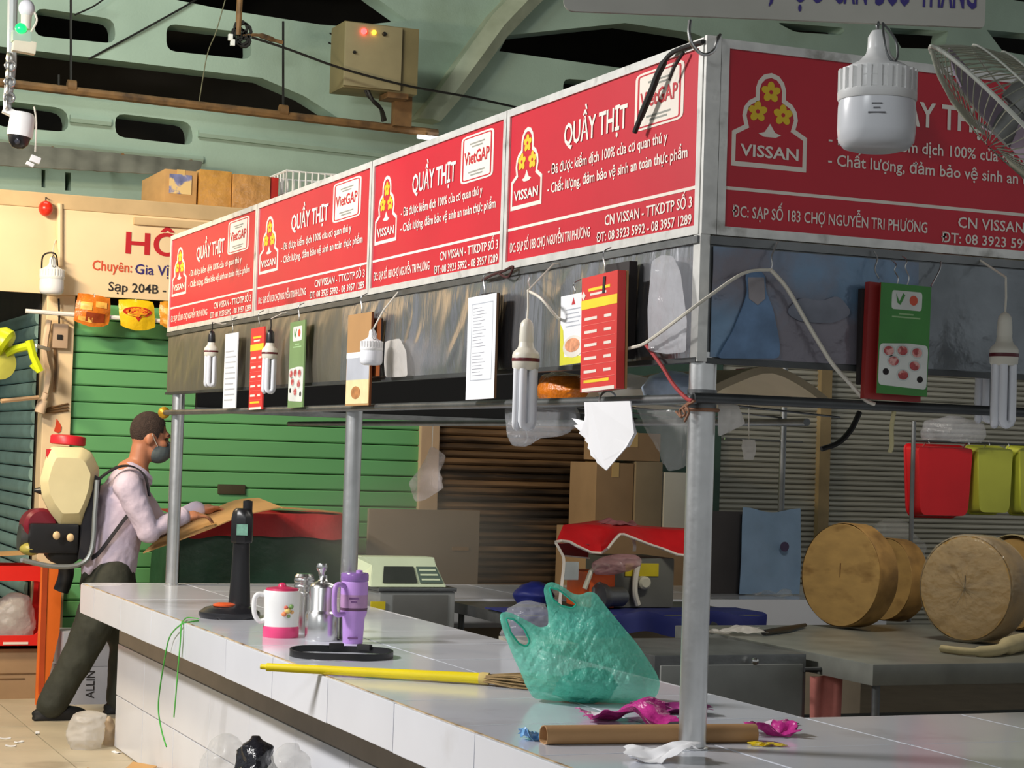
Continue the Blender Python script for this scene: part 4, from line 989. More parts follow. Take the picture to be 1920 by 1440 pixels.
fc = PC(1891,238); vd_ = ray(1891,238).normalized(); ax = (cr*.70 + cu*.66); ax = (ax-vd_*ax.dot(vd_)).normalized(); ax = (ax+vd_*.10).normalized(); e1 = (-cr*.69+cu*.72); e1 = (e1-ax*e1.dot(ax)).normalized(); e2 = ax.cross(e1)
guard = mat('guard_wire', (176,178,160), .4, metal=.4, var=.1)
FR = .20
gw = MB(); gw2 = MB()
for k in range(64):
    q = 2*PI*k/64; d = e1*math.cos(q)+e2*math.sin(q)
    gw.tube([fc+d*(.06+(FR-.06)*s)+ax*(.10*(1-((.06+(FR-.06)*s)/FR)**2.4)) for s in (0,.3,.55,.75,.9,1)], .0013, 4, cap=False)
    gw2.tube([fc+d*(.05+(FR-.05)*s)-ax*(.045*(1-((.05+(FR-.05)*s)/FR)**3)) for s in (0,.4,.7,.9,1)], .0013, 4, cap=False)
gw.build('guard_wires', guard, fn_, kind='stuff'); gw2.build('guard_wires', guard, fn_, kind='stuff')
for rr, off, r in ((FR,0,.004), (.15,.055,.002), (.105,.083,.002), (.06,.10,.003)):
    MB().tube([fc+(e1*math.cos(2*PI*k/40)+e2*math.sin(2*PI*k/40))*rr+ax*off for k in range(40)], r, 6, closed=True).build('guard_ring', mat('guard_rim',(206,208,196),.4), fn_)
MB().lathe([(.05,.03),(.055,.08),(.05,.11),(.03,.16),(0,.165)], 20, fc, ax).build('motor', mat('fan_grey',(120,122,118),.5), fn_)
MB().lathe([(.028,-.025),(.03,.03)], 16, fc, ax).build('hub', mat('fan_grey',(120,122,118)), fn_)
for k in range(3):
    q0 = 2*PI*k/3+.15
    def bl(u, v):
        r = .028+.148*u; a_ = q0 + (v-.5)*(1.15-.35*u)+.3*u
        return fc + (e1*math.cos(a_)+e2*math.sin(a_))*r + ax*((v-.5)*-.045)
    MB().sheet(bl, 10, 8, .003).build('blade', mat('blade_lavender',(168,152,168),.35,var=.06), fn_)
MB().tube([fc+ax*.16, V((fc.x+.08, fc.y+.05, fc.z+.45)), V((fc.x+.08, fc.y+.05, 7.2))], .009, 8).build('hanger', dull_steel, fn_)

# ------------------------------------------------------------------ the man with the sprayer
YP = 6.6
def Q(px, py, dy=0.): return PY(px, py, YP+dy)
def remesh(mb, voxel, name, m_, parent, smooth_it=6, crease=0., fq=14., seed=0, axis=None):
    off = parent_loc(parent); me = mb.mesh('tmp', off, smooth=0)
    o = bpy.data.objects.new('tmp', me); COL.objects.link(o)
    md = o.modifiers.new('r', 'REMESH'); md.mode = 'VOXEL'; md.voxel_size = voxel; md.use_smooth_shade = True
    ms = o.modifiers.new('s', 'SMOOTH'); ms.factor = .5; ms.iterations = smooth_it
    out = evalmesh(o); bpy.data.objects.remove(o); bpy.data.meshes.remove(me)
    if crease:
        for v in out.vertices:
            p = v.co*fq + V((seed, seed*2, 0)); p.z *= .8
            e = (1-2*abs(noise.noise(p)))*.6 + (1-2*abs(noise.noise(p*2.1)))*.3
            v.co += v.normal*crease*e
    out.name = name; out.shade_smooth()
    return obj(name, out, m_, parent)
man = thing('person', 'walking man in pale lilac shirt, dark trousers and grey mask holding a cardboard sheet', 'person', (PZ(150,1345,0).x, YP, 0))
skin = mat('skin', (186,124,92), .5, var=.06, scale=12, sss=.05)
hair_m = mat('hair', (58,44,38), .8, var=.3, scale=60, bump=.5, bscale=180)
shirt_m = mat('shirt', (206,192,210), .75, var=.06, scale=9, bump=.25, bscale=26)
trouser_m = mat('trousers', (52,54,44), .8, var=.12, scale=10, bump=.2, bscale=30)
# body: head, neck, trunk, arms, hands and legs as one surface
bd = MB()
hc = Q(281,820)
Rh = Matrix.Rotation(.22, 3, 'Y')                          # head bowed a little towards +X
def H(x, y, z): return hc + Rh @ V((x, y, z))
bd.ell(H(-.012,0,.022), (.098,.076,.105), Rh); bd.ell(H(.03,0,-.05), (.072,.062,.078), Rh); bd.ell(H(.05,0,-.085), (.045,.048,.04), Rh)
bd.ell(H(.085,0,.03), (.02,.05,.022), Rh); bd.cap([H(.092,0,.012), H(.118,0,-.028)], [.010,.016], 10); bd.ell(H(.112,0,-.034), (.016,.02,.012), Rh)
bd.ell(H(.092,0,-.068), (.016,.028,.012), Rh); bd.ell(H(.075,0,-.105), (.03,.03,.022), Rh)
for s in (-1,1):
    bd.ell(H(-.012, s*.077, -.012), (.024,.011,.036), Rh); bd.ell(H(.066, s*.045, -.02), (.03,.02,.024), Rh)
nk = Q(258,876); bd.cap([H(-.03,0,-.06), nk, nk+V((-.02,0,-.06))], [.056,.058,.075])
shR, shL = Q(240,912,-.18), Q(243,912,.19)
hipC = Q(203,1078); chest = Q(228,950); belly = Q(210,1020)
bd.cap([nk+V((-.03,0,-.05)), chest, belly, hipC], [.10,.125,.12,.125])
bd.cap([shL, nk+V((-.03,0,-.07)), shR], [.06,.075,.06])
elR, wrR = Q(276,998,-.20), Q(346,968,-.14); elL, wrL = Q(300,985,.22), Q(375,955,.20)
bd.cap([shR, elR, wrR], [.052,.04,.027]); bd.cap([shL, elL, wrL], [.052,.04,.027])
def hand(mb, wr, fwd, up_, side):
    f, u_ = V(fwd).normalized(), V(up_).normalized(); sd = f.cross(u_).normalized()*side
    pc = wr+f*.05; mb.ell(pc, (.05,.042,.02), Matrix((f, sd, u_)).transposed())
    mb.cap([wr, pc], [.026,.03])
    for k, ln in enumerate((.078,.088,.082,.064)):
        b = pc + f*.035 + sd*(.030-.020*k); p1 = b+f*ln*.45-u_*.004; p2 = p1+f*ln*.3-u_*.018; p3 = p2+f*ln*.18-u_*.022
        mb.cap([b, p1, p2, p3], [.0095,.0088,.008,.007], 8)
    tb = wr+f*.03+sd*.030; mb.cap([tb, tb+f*.035+sd*.022+u_*.004, tb+f*.068+sd*.016+u_*.006], [.012,.011,.009], 8)
hand(bd, wrR, (1,.1,.06), (-.1,-.15,1), -1); hand(bd, wrL, (1,-.1,.06), (-.1,.15,1), 1)
hR, hL = hipC+V((0,-.095,-.02)), hipC+V((0,.095,-.02))
knB, anB = Q(156,1216,-.08), Q(98,1318,-.08); knF, anF = Q(236,1212,.10), PY(226,1322,YP+.12)
anB.z = max(anB.z, .085); anF.z = .085
bd.cap([hR, knB, anB], [.085,.055,.036]); bd.cap([hL, knF, anF], [.085,.055,.036])
body = remesh(bd, .0085, 'body', skin, man, 5)
# hair cap hugging the skull
hr_ = MB(); hr_.ell(H(-.018,0,.036), (.101,.081,.104), Rh, 24, 16)
hm = hr_.mesh('hair', parent_loc(man)); bm = bmesh.new(); bm.from_mesh(hm)
kill = []
for f in bm.faces:
    c_ = Rh.transposed() @ (f.calc_center_median() + parent_loc(man) - hc)
    if c_.z < -.045 or (c_.x > .052 and c_.z < .085) or (c_.x > .02 and c_.z < .03): kill.append(f)
bmesh.ops.delete(bm, geom=kill, context='FACES'); bm.to_mesh(hm); bm.free(); obj('hair', hm, hair_m, man)
for s in (-1,1):
    MB().ell(H(.086, s*.034, .012), (.008,.013,.007), Rh).build('eye', mat('eye_dark',(36,28,26),.3), man)
    MB().tube([H(.082, s*.055, .028), H(.096, s*.035, .036), H(.10, s*.018, .032)], .005, 6).build('eyebrow', hair_m, man)
mk_ = MB(); mk_.ell(H(.058,0,-.064), (.078,.068,.066), Rh); mk_.ell(H(.112,0,-.046), (.036,.038,.050), Rh)
mask = remesh(mk_, .006, 'face_mask', mat('mask_grey',(92,102,104),.8,var=.06,scale=20), man, 4)
for s in (-1,1): MB().tube(smoothpath([H(.04,s*.066,-.04), H(.01,s*.079,-.01), H(-.012,s*.084,.018)]), .0025, 5).build('mask_strap', cord_white, man)
# shirt
s_ = MB()
s_.cap([nk+V((-.035,0,-.075)), chest+V((-.01,0,0)), belly, hipC+V((.0,0,.03))], [.105,.148,.145,.142], 20)
s_.cap([shL+V((0,-.02,0)), nk+V((-.03,0,-.08)), shR+V((0,.02,0))], [.074,.085,.074])
s_.cap([shR, elR+V((.01,0,.005)), wrR+V((-.015,0,0))], [.076,.062,.045]); s_.cap([shL, elL, wrL+V((-.015,0,0))], [.076,.062,.045])
shirt = remesh(s_, .010, 'shirt', shirt_m, man, 4, .010, 11., 3)
cl = MB()
for s in (-1,1):
    cl.ribbon(smoothpath([nk+V((-.075,s*.02,.0)), nk+V((-.05,s*.072,.005)), nk+V((.02,s*.082,-.03)), nk+V((.07,s*.05,-.075))]), (0,s*.25,1), .045, .007)
cl.build('collar', shirt_m, man)
MB().lathe([(.048,-.028),(.05,0),(.046,.022)], 18, wrR+V((-.02,0,0)), (wrR-elR)).build('cuff', shirt_m, man)
# trousers
t_ = MB()
t_.cap([hipC+V((0,0,.02)), hipC+V((0,0,-.05))], [.138,.15], 18)
t_.cap([hR, hR.lerp(knB,.5), knB, knB.lerp(anB,.55), anB+V((-.005,0,-.005))], [.112,.105,.09,.08,.078]); t_.cap([hL, hL.lerp(knF,.5), knF, knF.lerp(anF,.55), anF], [.112,.102,.086,.078,.076])
remesh(t_, .011, 'trousers', trouser_m, man, 4, .011, 9., 8)
MB().lathe([(.136,-.02),(.14,0),(.136,.02)], 28, hipC+V((0,0,.10)), (.1,0,1), (1.0,.95)).build('belt', matte_black, man)
def shoe(an, yaw, tilt):
    mb = MB(); R = Matrix.Rotation(yaw, 3, 'Z') @ Matrix.Rotation(tilt, 3, 'Y')
    b = V((an.x, an.y, .0))
    mb.ell(b+R @ V((.05,0,.042)), (.15,.05,.042), R); mb.ell(b+R @ V((.0,0,.06)), (.065,.046,.055), R); mb.box(b+R @ V((.045,0,.012)), (.27,.085,.022), R)
    remesh(mb, .009, 'shoe', matte_black, man, 4)
shoe(anB+V((-.01,0,0)), 0, 0.0); shoe(anF, 0, 0)
# ------------------------------------------------------------------ backpack sprayer
sp = thing('backpack_sprayer', 'backpack mist sprayer with cream tank, red lid and maroon engine on the man', 'sprayer', Q(125, 1050))
YS = -.02
def Qs(px, py, dy=0.): return Q(px, py, YS+dy)
prof = [(96,836),(156,838),(172,848),(187,880),(181,922),(170,955),(156,985),(112,986),(92,960),(78,932),(74,900),(84,862)]
prof = rounded(prof, 5, 2); cpx = sum(p[0] for p in prof)/len(prof); cpy = sum(p[1] for p in prof)/len(prof)
tk = MB(); vs = []; n = len(prof)
for dy, k in ((-.175,.70),(-.17,.72),(-.09,.985),(0,1),(.09,.985),(.17,.72),(.175,.70)):
    vs += [Qs(cpx+(x-cpx)*k, cpy+(y-cpy)*k, dy) for x, y in prof]
fs = []
for i in range(6): fs += [(i*n+k, i*n+(k+1)%n, (i+1)*n+(k+1)%n, (i+1)*n+k) for k in range(n)]
fs += [tuple(range(n))[::-1], tuple(range(6*n, 7*n))]; tk.add(vs, fs)
tank_m = mat('tank_cream', (238,226,178), .45, var=.05, scale=8, thr=.15, alpha=1)
tank = tk.build('tank', tank_m, sp, smooth=24)
for k in range(4):
    pts = [Qs(100+22*k+3, 862, -.172), Qs(98+21*k, 905, -.178), Qs(106+15*k, 962, -.172)]
    pass
zc = Qs(127,838)
MB().lathe([(.082,-.02),(.094,-.015),(.094,.022),(.088,.03),(.05,.034),(0,.036)], 26, zc+V((0,0,.03)), (.06,0,1)).build('lid', mat('lid_red',(206,36,48),.4,var=.05), sp)
MB().prism([Qs(90,842,-.1), Qs(112,842,-.1), Qs(100,856,-.1), Qs(86,884,-.1)], (0,.05,0)).build('filler_strap', mat('lid_red',(206,36,48)), sp)
MB().tube([Qs(86,884,-.08), Qs(76,912,-.08)], .004, 6).build('cord', cord_black, sp)
MB().tube([Qs(64,919,-.05), Qs(76,920,-.05), Qs(98,924,-.1)], [.01,.02,.026], 10).build('outlet_nozzle', black_plastic, sp)
MB().lathe([(.075,-.07),(.092,-.05),(.092,.05),(.075,.07),(0,.07)], 22, Qs(72,985,.0), (.1,-1,.05)).build('starter_housing', mat('engine_maroon',(112,24,40),.35,var=.1), sp)
MB().lathe([(.05,-.03),(.07,-.02),(.07,.03),(0,.03)], 20, Qs(46,1008,.0), (-1,0,.05)).build('engine_grille', dark_steel, sp)
MB().box(Qs(95,1008,.0), (.26,.22,.16)).build('engine_block', black_plastic, sp, bev=.02)
MB().lathe([(.07,-.09),(.1,-.07),(.1,.07),(.07,.09)], 24, Qs(118,1024,.0), (0,1,0)).build('blower_housing', matte_black, sp)
MB().ell(Qs(57,1029,-.05), (.058,.06,.036)).build('fuel_tank', mat('fuel_olive',(170,160,76),.4,var=.1), sp)
for x, y in ((132,1008),(106,1004)): MB().ell(Qs(x,y,-.16), (.02,.012,.022)).build('cap', mat('cap_cream',(226,196,150),.5), sp)
fr_ = MB(); 
for dy in (-.155,.155): fr_.tube(smoothpath([Qs(182,900,dy), Qs(178,960,dy), Qs(172,1030,dy), Qs(150,1058,dy), Qs(100,1062,dy), Qs(42,1050,dy)]), .013, 8)
fr_.tube([Qs(42,1050,-.155), Qs(42,1050,.155)], .013, 8); fr_.build('frame', mat('frame_grey',(150,156,156),.4,metal=.6,var=.1), sp)
MB().prism([Qs(166,888), Qs(181,896), Qs(175,945), Qs(162,1010), Qs(155,1046), Qs(140,1046), Qs(146,980)], (0,.26,0)).build('back_pad', mat('pad_black',(34,34,40),.8,var=.1), sp)
for v_ in sp.children:
    if v_.name.startswith('back_pad'): v_.location.y -= .13
stp = mat('strap_black',(30,28,34),.8)
for s in (-1, 1):
    y = s*.115
    MB().ribbon(smoothpath([Qs(186,898,y), Q(205,884,y-.02), Q(228,874,y-.03), Q(252,876,y*1.15), Q(272,893,y*1.35), Q(280,930,y*1.55)] if s < 0 else [Qs(186,898,y), Q(205,884,y), Q(232,872,y), Q(262,884,y*1.1), Q(275,930,y*1.2)]), (0,1,.1), .042, .008).build('shoulder_strap', stp, sp)
MB().ribbon(smoothpath([Q(262,948,-.175), Q(240,966,-.178), Q(212,1002,-.172), Q(186,1036,-.15), Qs(172,1046,-.14)]), (0,.3,1), .028, .006).build('lower_strap', stp, sp)
hose = MB().tube(smoothpath([Qs(116,1040,.03), Qs(124,1064,.04), Qs(122,1086,.05), Qs(114,1108,.06)]), .042, 14).build('air_hose', black_plastic, sp)

# ------------------------------------------------------------------ covered table and the cardboard
ctb = thing('covered_table', 'display table under a dark green tarpaulin with a red cloth edge', 'table', PZ(470, 1290, 0)*V((1,0,0)) + V((0,7.2,0)) if False else V((1.15,7.2,0)))
TX0, TX1 = PY(338,1000,6.95).x, PY(648,1000,6.95).x; TZ = PY(560,968,6.95).z
MB().bb(TX0+.03, TX1-.03, 6.98, 7.55, .0, TZ-.02).build('stall_box', MATS['inner_dark'], ctb, smooth=0)
tarp = mat('tarp_green',(34,70,52),.4,var=.25,scale=5,bump=.3,bscale=10)
def tf(u, v):
    x = TX0+(TX1-TX0)*u; k = .5+.5*noise.noise(V((x*7+v*1.3, v*1.2, 4)))
    return (x, 6.95 - .07*v*k - .02*math.sin(x*26+v*3)*v, TZ-.02-(TZ-.1)*v)
MB().sheet(tf, 60, 24, .004).build('tarpaulin', tarp, ctb, smooth=70)
def tl(u, v): 
    y = 6.95+.6*u; return (TX0-.02-.03*v*(.5+noise.noise(V((y*8,v,1)))), y, TZ-.02-(TZ-.1)*v)
MB().sheet(tl, 20, 24, .004).build('tarpaulin', tarp, ctb, smooth=70)
red_cloth = mat('red_cloth',(170,28,34),.6,var=.15,scale=9,bump=.3,bscale=20)
def rf(u, v):
    x = TX0-.04+(TX1-TX0+.08)*u
    if v < .6: return (x, 7.55-.62*v/.6, TZ+.008+.012*noise.noise(V((x*6,v*4,0))))
    w = (v-.6)/.4; return (x, 6.93-.02*w-.01*math.sin(x*20), TZ+.008-.13*w-.03*w*noise.noise(V((x*5,0,7))))
MB().sheet(rf, 50, 20, .004).build('red_cloth', red_cloth, ctb, smooth=60)
# cardboard sheets
cs = MB(); A_ = [(268,1034),(330,1012),(400,986),(470,960),(527,950),(478,934),(430,944),(345,966),(300,1000)]
front = [Q(x, y, -.12) for x, y in [(268,1036),(330,1014),(395,990),(455,966),(527,950)]]
back = [Q(x, y, .28) for x, y in [(300,1006),(345,978),(390,958),(440,938),(484,933)]]
cs.sheet(lambda u, v: smoothpath(front,4)[round(u*16)].lerp(smoothpath(back,4)[round(u*16)], v), 16, 4, .006)
tag(cs.build('cardboard_sheet', cardboard), 'large bent cardboard sheet held in the man\'s hand over the tarpaulin table', 'cardboard')
tag(MB().box(V((PY(566,962,7.2).x, 7.2, TZ+.034)), (.36,.4,.006), Matrix.Rotation(.06,3,'Y')).build('cardboard_sheet', cardboard), 'small flat cardboard sheet lying on the red cloth of the table', 'cardboard')

# ------------------------------------------------------------------ crates and cartons left of the man
ZB1 = PZ(40,1308,0)
bxw = PY(80,1260,7.42).x
t = boxed('carton', 'brown printed carton on the floor under the red crate', 'box', bxw-.55, bxw, 7.42, 7.7, 0, PY(40,1216,7.42).z, cardboard_dull, 'cartons on the floor', tape=False)
zc1 = PY(40,1216,7.42).z
MB().bb(bxw-.5, bxw-.04, 7.416, 7.42, zc1*.5, zc1*.5+.006).build('printed_line', rust, t)
MB().bb(bxw-.4, bxw-.1, 7.416, 7.42, zc1*.4, zc1*.4+.006).build('printed_line', rust, t)
crd = mat('crate_red',(226,40,30),.4,var=.06); zc2 = PY(40,1062,7.38).z; xc2 = PY(94,1100,7.38).x
cr_ = thing('plastic_crate', 'red plastic crate with an open side standing on the brown carton', 'crate', (xc2-.28, 7.5, zc1))
def crate_face(P, nrm, W, H):
    def f(a, b): return P[0]+P[1]*(a*W)+EZ*(b*H)
    return f
fz = lambda a, b, y=7.38: V((xc2-.56+.56*a, y, zc1+.002+(zc2-zc1)*b))
outr = rounded([(0,0),(1,0),(1,1),(0,1)], .06); innr = rounded([(.38,.16),(.90,.16),(.93,.82),(.38,.82)], .08)
for y in (7.38, 7.67): MB().ring([fz(*p, y) for p in outr], [fz(*p, y) for p in innr], (0,.02,0)).build('side_frame', crd, cr_)
for a in (0, .965): MB().prism([fz(a,0),fz(a+.035,0),fz(a+.035,1),fz(a,1)], (0,.31,0)).build('end_panel', crd, cr_, smooth=0)
MB().prism([fz(0,0),fz(1,0),fz(1,.04),fz(0,.04)], (0,.31,0)).build('base', crd, cr_, smooth=0)
MB().prism([fz(.55,.055,7.379),fz(.8,.055,7.379),fz(.8,.085,7.379),fz(.55,.085,7.379)], (0,-.003,0)).build('moulded_tag', white_print, cr_, smooth=0)
tag(MB().blob(V((xc2-.19,7.52,zc1+.03)), EX, EY, [(0,0,.10,.08),(.08,0,.13,.09),(.18,0,.12,.09),(.26,.02,.06,.06),(.28,.02,.02,.02)], cr=.02, seed=11).build('plastic_bag', white_bag), 'crumpled clear bag inside the red crate', 'bag')
op = thing('orange_board', 'orange plastic board leaning beside the red crate', 'board', (PY(95,1200,7.2).x, 7.2, 0))
MB().prism([PY(78,1060,7.15), PY(118,1062,7.15), PY(112,1185,7.15), PY(80,1330,7.15)*V((1,1,0))+V((0,0,.0)), PY(66,1330,7.15)*V((1,1,0))], (0,.03,0)).build('board', mat('orange_plastic',(232,112,36),.45,var=.08), op, bev=.004)
MB().prism([PY(80,1062,7.142), PY(90,1062,7.142), PY(82,1300,7.142), PY(72,1300,7.142)], (0,.004,0)).build('edge_strip', mat('orange_dark',(180,70,24),.5), op, smooth=0)
zk = PY(20,1030,7.5).z
tag(MB().box(V((PY(5,1015,7.5).x-.05, 7.52, zc2+.06)), (.45,.3,.008), Matrix.Rotation(-.06,3,'Y')).build('cardboard_sheet', cardboard), 'flat cardboard sheet on top of the red crate', 'cardboard')
boxed('carton', 'small tan carton under the cardboard sheet in the red crate', 'box', xc2-.53, xc2-.36, 7.44, 7.62, zc1+.03, zc2+.045, cardboard_dull, tape=False, seam=False)
gx0, gx1 = PY(108,1300,7.12).x, PY(262,1300,7.12).x; gz = PY(180,1185,7.12).z
gcm = mat('carton_grey',(160,162,172),.7,var=.06)
for k, (z0, z1) in enumerate(((0, gz*.53), (gz*.53, gz))):
    t = boxed('carton', ['grey printed carton on the floor behind the man\'s legs', 'grey carton stacked upon another behind the man\'s legs'][k], 'box', gx0+.02*k, gx1, 7.12, 7.4, z0, z1, gcm, 'grey cartons behind the man', tape=False)
    if k == 0:
        text('ALLIN', V((gx1-.26, 7.118, .04)), EZ, -EX, width=z1*.7, cap=.05, m=black_text, parent=t, bold=.01)

# ------------------------------------------------------------------ things on the counter
def ct(px, py, z=CT): return PZ(px, py, z)
p = ct(430,1158)
fs_ = thing('fan_stand', 'black round fan stand with a tall neck and orange knob on the counter', 'fan stand', p)
MB().lathe([(.118,0),(.124,.012),(.122,.024),(.10,.040),(.06,.050),(.036,.056),(0,.056)], 40, p).build('base', mat('base_black',(34,34,38),.3,var=.05), fs_)
nk_ = p+V((.045,.02,0))
MB().lathe([(.045,.045),(.042,.10),(.036,.22),(.034,.30),(.036,.31)], 20, nk_).build('neck', black_plastic, fs_)
MB().lathe([(.042,.30),(.046,.31),(.046,.40),(.04,.43),(.03,.44)], 8, nk_).build('control_box', black_plastic, fs_)
dirp = (CAM-nk_); dirp.z = 0; dirp.normalize(); sdp = V((-dirp.y, dirp.x, 0))
q = nk_+dirp*.047+V((0,0,.355)); MB().prism([q-sdp*.022+V((0,0,-.022)), q+sdp*.022+V((0,0,-.022)), q+sdp*.022+V((0,0,.022)), q-sdp*.022+V((0,0,.022))], -dirp*.006).build('label', mat('label_mint',(120,166,146),.4,var=.2,scale=50), fs_, smooth=0)
MB().lathe([(.018,.39),(.02,.40),(.02,.47),(0,.475)], 12, nk_+V((.02,0,0))).build('joint', black_plastic, fs_)
MB().lathe([(.045,0),(.045,.006),(.03,.012),(0,.013)], 20, p+V((-.028,-.02,.049)), (0,0,1)).build('knob', mat('knob_orange',(226,92,40),.4), fs_)

p = ct(526,1194); mg = thing('insulated_mug', 'white insulated mug with pink base, pink lid and looped handle', 'mug', p)
MB().lathe([(.064,0),(.066,.004),(.066,.034),(.064,.04)], 36, p).build('base_ring', mat('pink',(226,70,124),.35,var=.04), mg)
MB().lathe([(.0625,.038),(.063,.045),(.066,.12),(.068,.165),(.066,.17),(0,.17)], 36, p).build('cup', white_plastic, mg)
MB().lathe([(.060,.17),(.058,.178),(.03,.182),(.016,.184),(.014,.192),(.008,.197),(0,.198)], 30, p).build('lid', mat('pink_lid',(206,50,96),.35), mg)
hd = -sdp if False else (ct(490,1194)-p).normalized()
MB().tube(smoothpath([p+hd*.060+V((0,0,.150)), p+hd*.088+V((0,0,.155)), p+hd*.102+V((0,0,.135)), p+hd*.100+V((0,0,.085)), p+hd*.082+V((0,0,.058)), p+hd*.060+V((0,0,.062))]), .009, 10).build('handle', white_plastic, mg)
dv_ = (CAM-p); dv_.z = 0; dv_.normalize()
for k, (a, z, r, c_) in enumerate([(.35,.088,.010,(232,140,90)), (.55,.10,.012,(226,196,110)), (.75,.115,.010,(120,160,90)), (.45,.112,.008,(220,110,90)), (.62,.08,.007,(130,160,100)), (.82,.095,.008,(230,180,120))]):
    d = Matrix.Rotation(a-.2, 3, 'Z') @ dv_; MB().ell(p+d*.0655+V((0,0,z)), (r,r,r*.9), n=8, m=6).build('printed_flower', mat('fl%d' % k, c_, .5), mg)

p = ct(602,1200); th = thing('steel_flask', 'shiny stainless flask with a ball stopper between the mug and the lavender tumbler', 'flask', p)
pol = mat('polished_steel', (214,214,212), .27, metal=1, var=.05, scale=10)
MB().lathe([(.058,0),(.060,.004),(.060,.095),(.055,.102),(.050,.11),(.049,.19),(.042,.203),(.022,.212),(.016,.218),(.014,.235)], 32, p).build('body', pol, th)
MB().lathe([(.012,.232),(.012,.245),(.019,.255),(.021,.265),(.017,.277),(0,.281)], 18, p+V((-.006,0,0))).build('stopper', pol, th)
p = ct(581,1190)+V((-.01,.06,0)); th2 = thing('steel_canister', 'narrow stainless canister standing behind the ball-stopper flask', 'canister', p)
MB().lathe([(.036,0),(.037,.004),(.037,.20)], 28, p).build('body', pol, th2)
for z in (.14,.165,.19): MB().lathe([(.0375,z),(.039,z+.004),(.039,z+.012),(.0375,z+.016)], 28, p).build('rib', pol, th2)
MB().lathe([(.036,.206),(.037,.212),(.03,.222),(0,.224)], 28, p).build('lid', pol, th2)

p = ct(661,1206); tb = thing('travel_tumbler', 'lavender travel tumbler with a big side handle and screw lid', 'tumbler', p)
lav = mat('lavender',(186,142,214),.38,var=.04)
MB().lathe([(.034,0),(.036,.003),(.040,.09),(.0475,.108),(.0485,.118)], 36, p).build('lower_body', lav, tb)
MB().lathe([(.0485,.118),(.0492,.124),(.0492,.128)], 36, p).build('dark_ring', mat('ring_mauve',(90,58,84),.4), tb)
MB().lathe([(.0485,.128),(.049,.14),(.049,.175)], 36, p).build('label_band', mat('band_mauve',(176,136,176),.4,var=.08,scale=40), tb)
MB().lathe([(.049,.175),(.049,.215),(.047,.222)], 36, p).build('upper_body', lav, tb)
MB().lathe([(.0475,.222),(.05,.226),(.05,.246),(.047,.252),(0,.254)], 36, p).build('lid', mat('lid_lavender',(150,110,182),.2,alpha=.9), tb)
MB().lathe([(.012,.252),(.012,.262),(0,.264)], 12, p+V((.01,-.02,0))).build('sip_cap', lav, tb)
hd = Matrix.Rotation(.5, 3, 'Z') @ (ct(613,1206)-p).normalized()
MB().tube(smoothpath([p+hd*.045+V((0,0,.205)), p+hd*.078+V((0,0,.212)), p+hd*.094+V((0,0,.195)), p+hd*.094+V((0,0,.125)), p+hd*.080+V((0,0,.105)), p+hd*.044+V((0,0,.108))]), .0095, 10).build('handle', lav, tb)
dv_ = (CAM-p); dv_.z = 0; dv_.normalize(); rt2 = V((-dv_.y, dv_.x, 0))
for z, wd in ((.160,.034), (.148,.022)):
    MB().prism([p+dv_*.0495-rt2*wd/2+V((0,0,z)), p+dv_*.0495+rt2*wd/2+V((0,0,z)), p+dv_*.0495+rt2*wd/2+V((0,0,z+.006)), p+dv_*.0495-rt2*wd/2+V((0,0,z+.006))], -dv_*.006).build('printed_mark', mat('tumbler_ink',(110,70,120),.5), tb, smooth=0)
MB().prism([p+dv_*.0385-rt2*.018+V((0,0,.018)), p+dv_*.0385+rt2*.018+V((0,0,.018)), p+dv_*.039+rt2*.018+V((0,0,.024)), p+dv_*.039-rt2*.018+V((0,0,.024))], -dv_*.004).build('printed_mark', mat('tumbler_ink',(110,70,120)), tb, smooth=0)

p = ct(640,1231); sr = thing('black_strap', 'coiled flat black strap with buckle lying on the counter', 'strap', p)
rr = MB()
for k in range(2):
    pts = [p + RT*((.168+.004*k)*math.cos(a)) + V((FW.x,FW.y,0)).normalized()*((.150+.004*k)*math.sin(a)) + V((0,0,.012+.002*math.sin(3*a))) for a in [2*PI*i/40 for i in range(41)]]
    rr.ribbon(pts, EZ, .022, .0035)
rr.build('band', black_plastic, sr)
for a in (1.15, 1.75):
    q = p + RT*(.165*math.cos(a)) + V((FW.x,FW.y,0)).normalized()*(.147*math.sin(a)); MB().box(q+V((0,0,.02)), (.05,.022,.02), Matrix.Rotation(-YAW+a-PI/2,3,'Z')).build('buckle', matte_black, sr, bev=.004)

a, b = ct(489,1250,CT+.016), ct(905,1272,CT+.02); br = thing('grass_broom', 'grass broom with a yellow handle lying across the counter', 'broom', a.lerp(b,.5))
dB = (b-a).normalized()
MB().tube([a, a+dB*.018, a+dB*.02, a.lerp(b,.5), b-dB*.05, b], [.008,.008,.0125,.0145,.0165,.017], 14).build('handle', mat('broom_yellow',(240,216,30),.35,var=.06), br)
sdB = EZ.cross(dB).normalized(); bs = MB()
random.seed(3)
for k in range(150):
    s = random.uniform(-1,1); L_ = random.uniform(.22,.30); zz = random.uniform(-1,1)
    st = b-dB*.01+sdB*s*.010+V((0,0,.008*zz))
    e = st + dB*L_ + sdB*s*.085; e.z = CT+.004+.012*(1+zz)
    mdp = st.lerp(e,.5)+V((0,0,.01*zz)); mdp.z = max(mdp.z, CT+.004)
    bs.tube([st, mdp, e], [.0022,.0022,.001], 4, cap=False)
bs.build('bristles', mat('straw',(150,124,84),.9,var=.25,scale=40), br, kind='stuff')
MB().lathe([(.0175,-.01),(.019,0),(.0185,.02)], 14, b, dB).build('binding', mat('broom_cord',(206,180,110),.8), br)

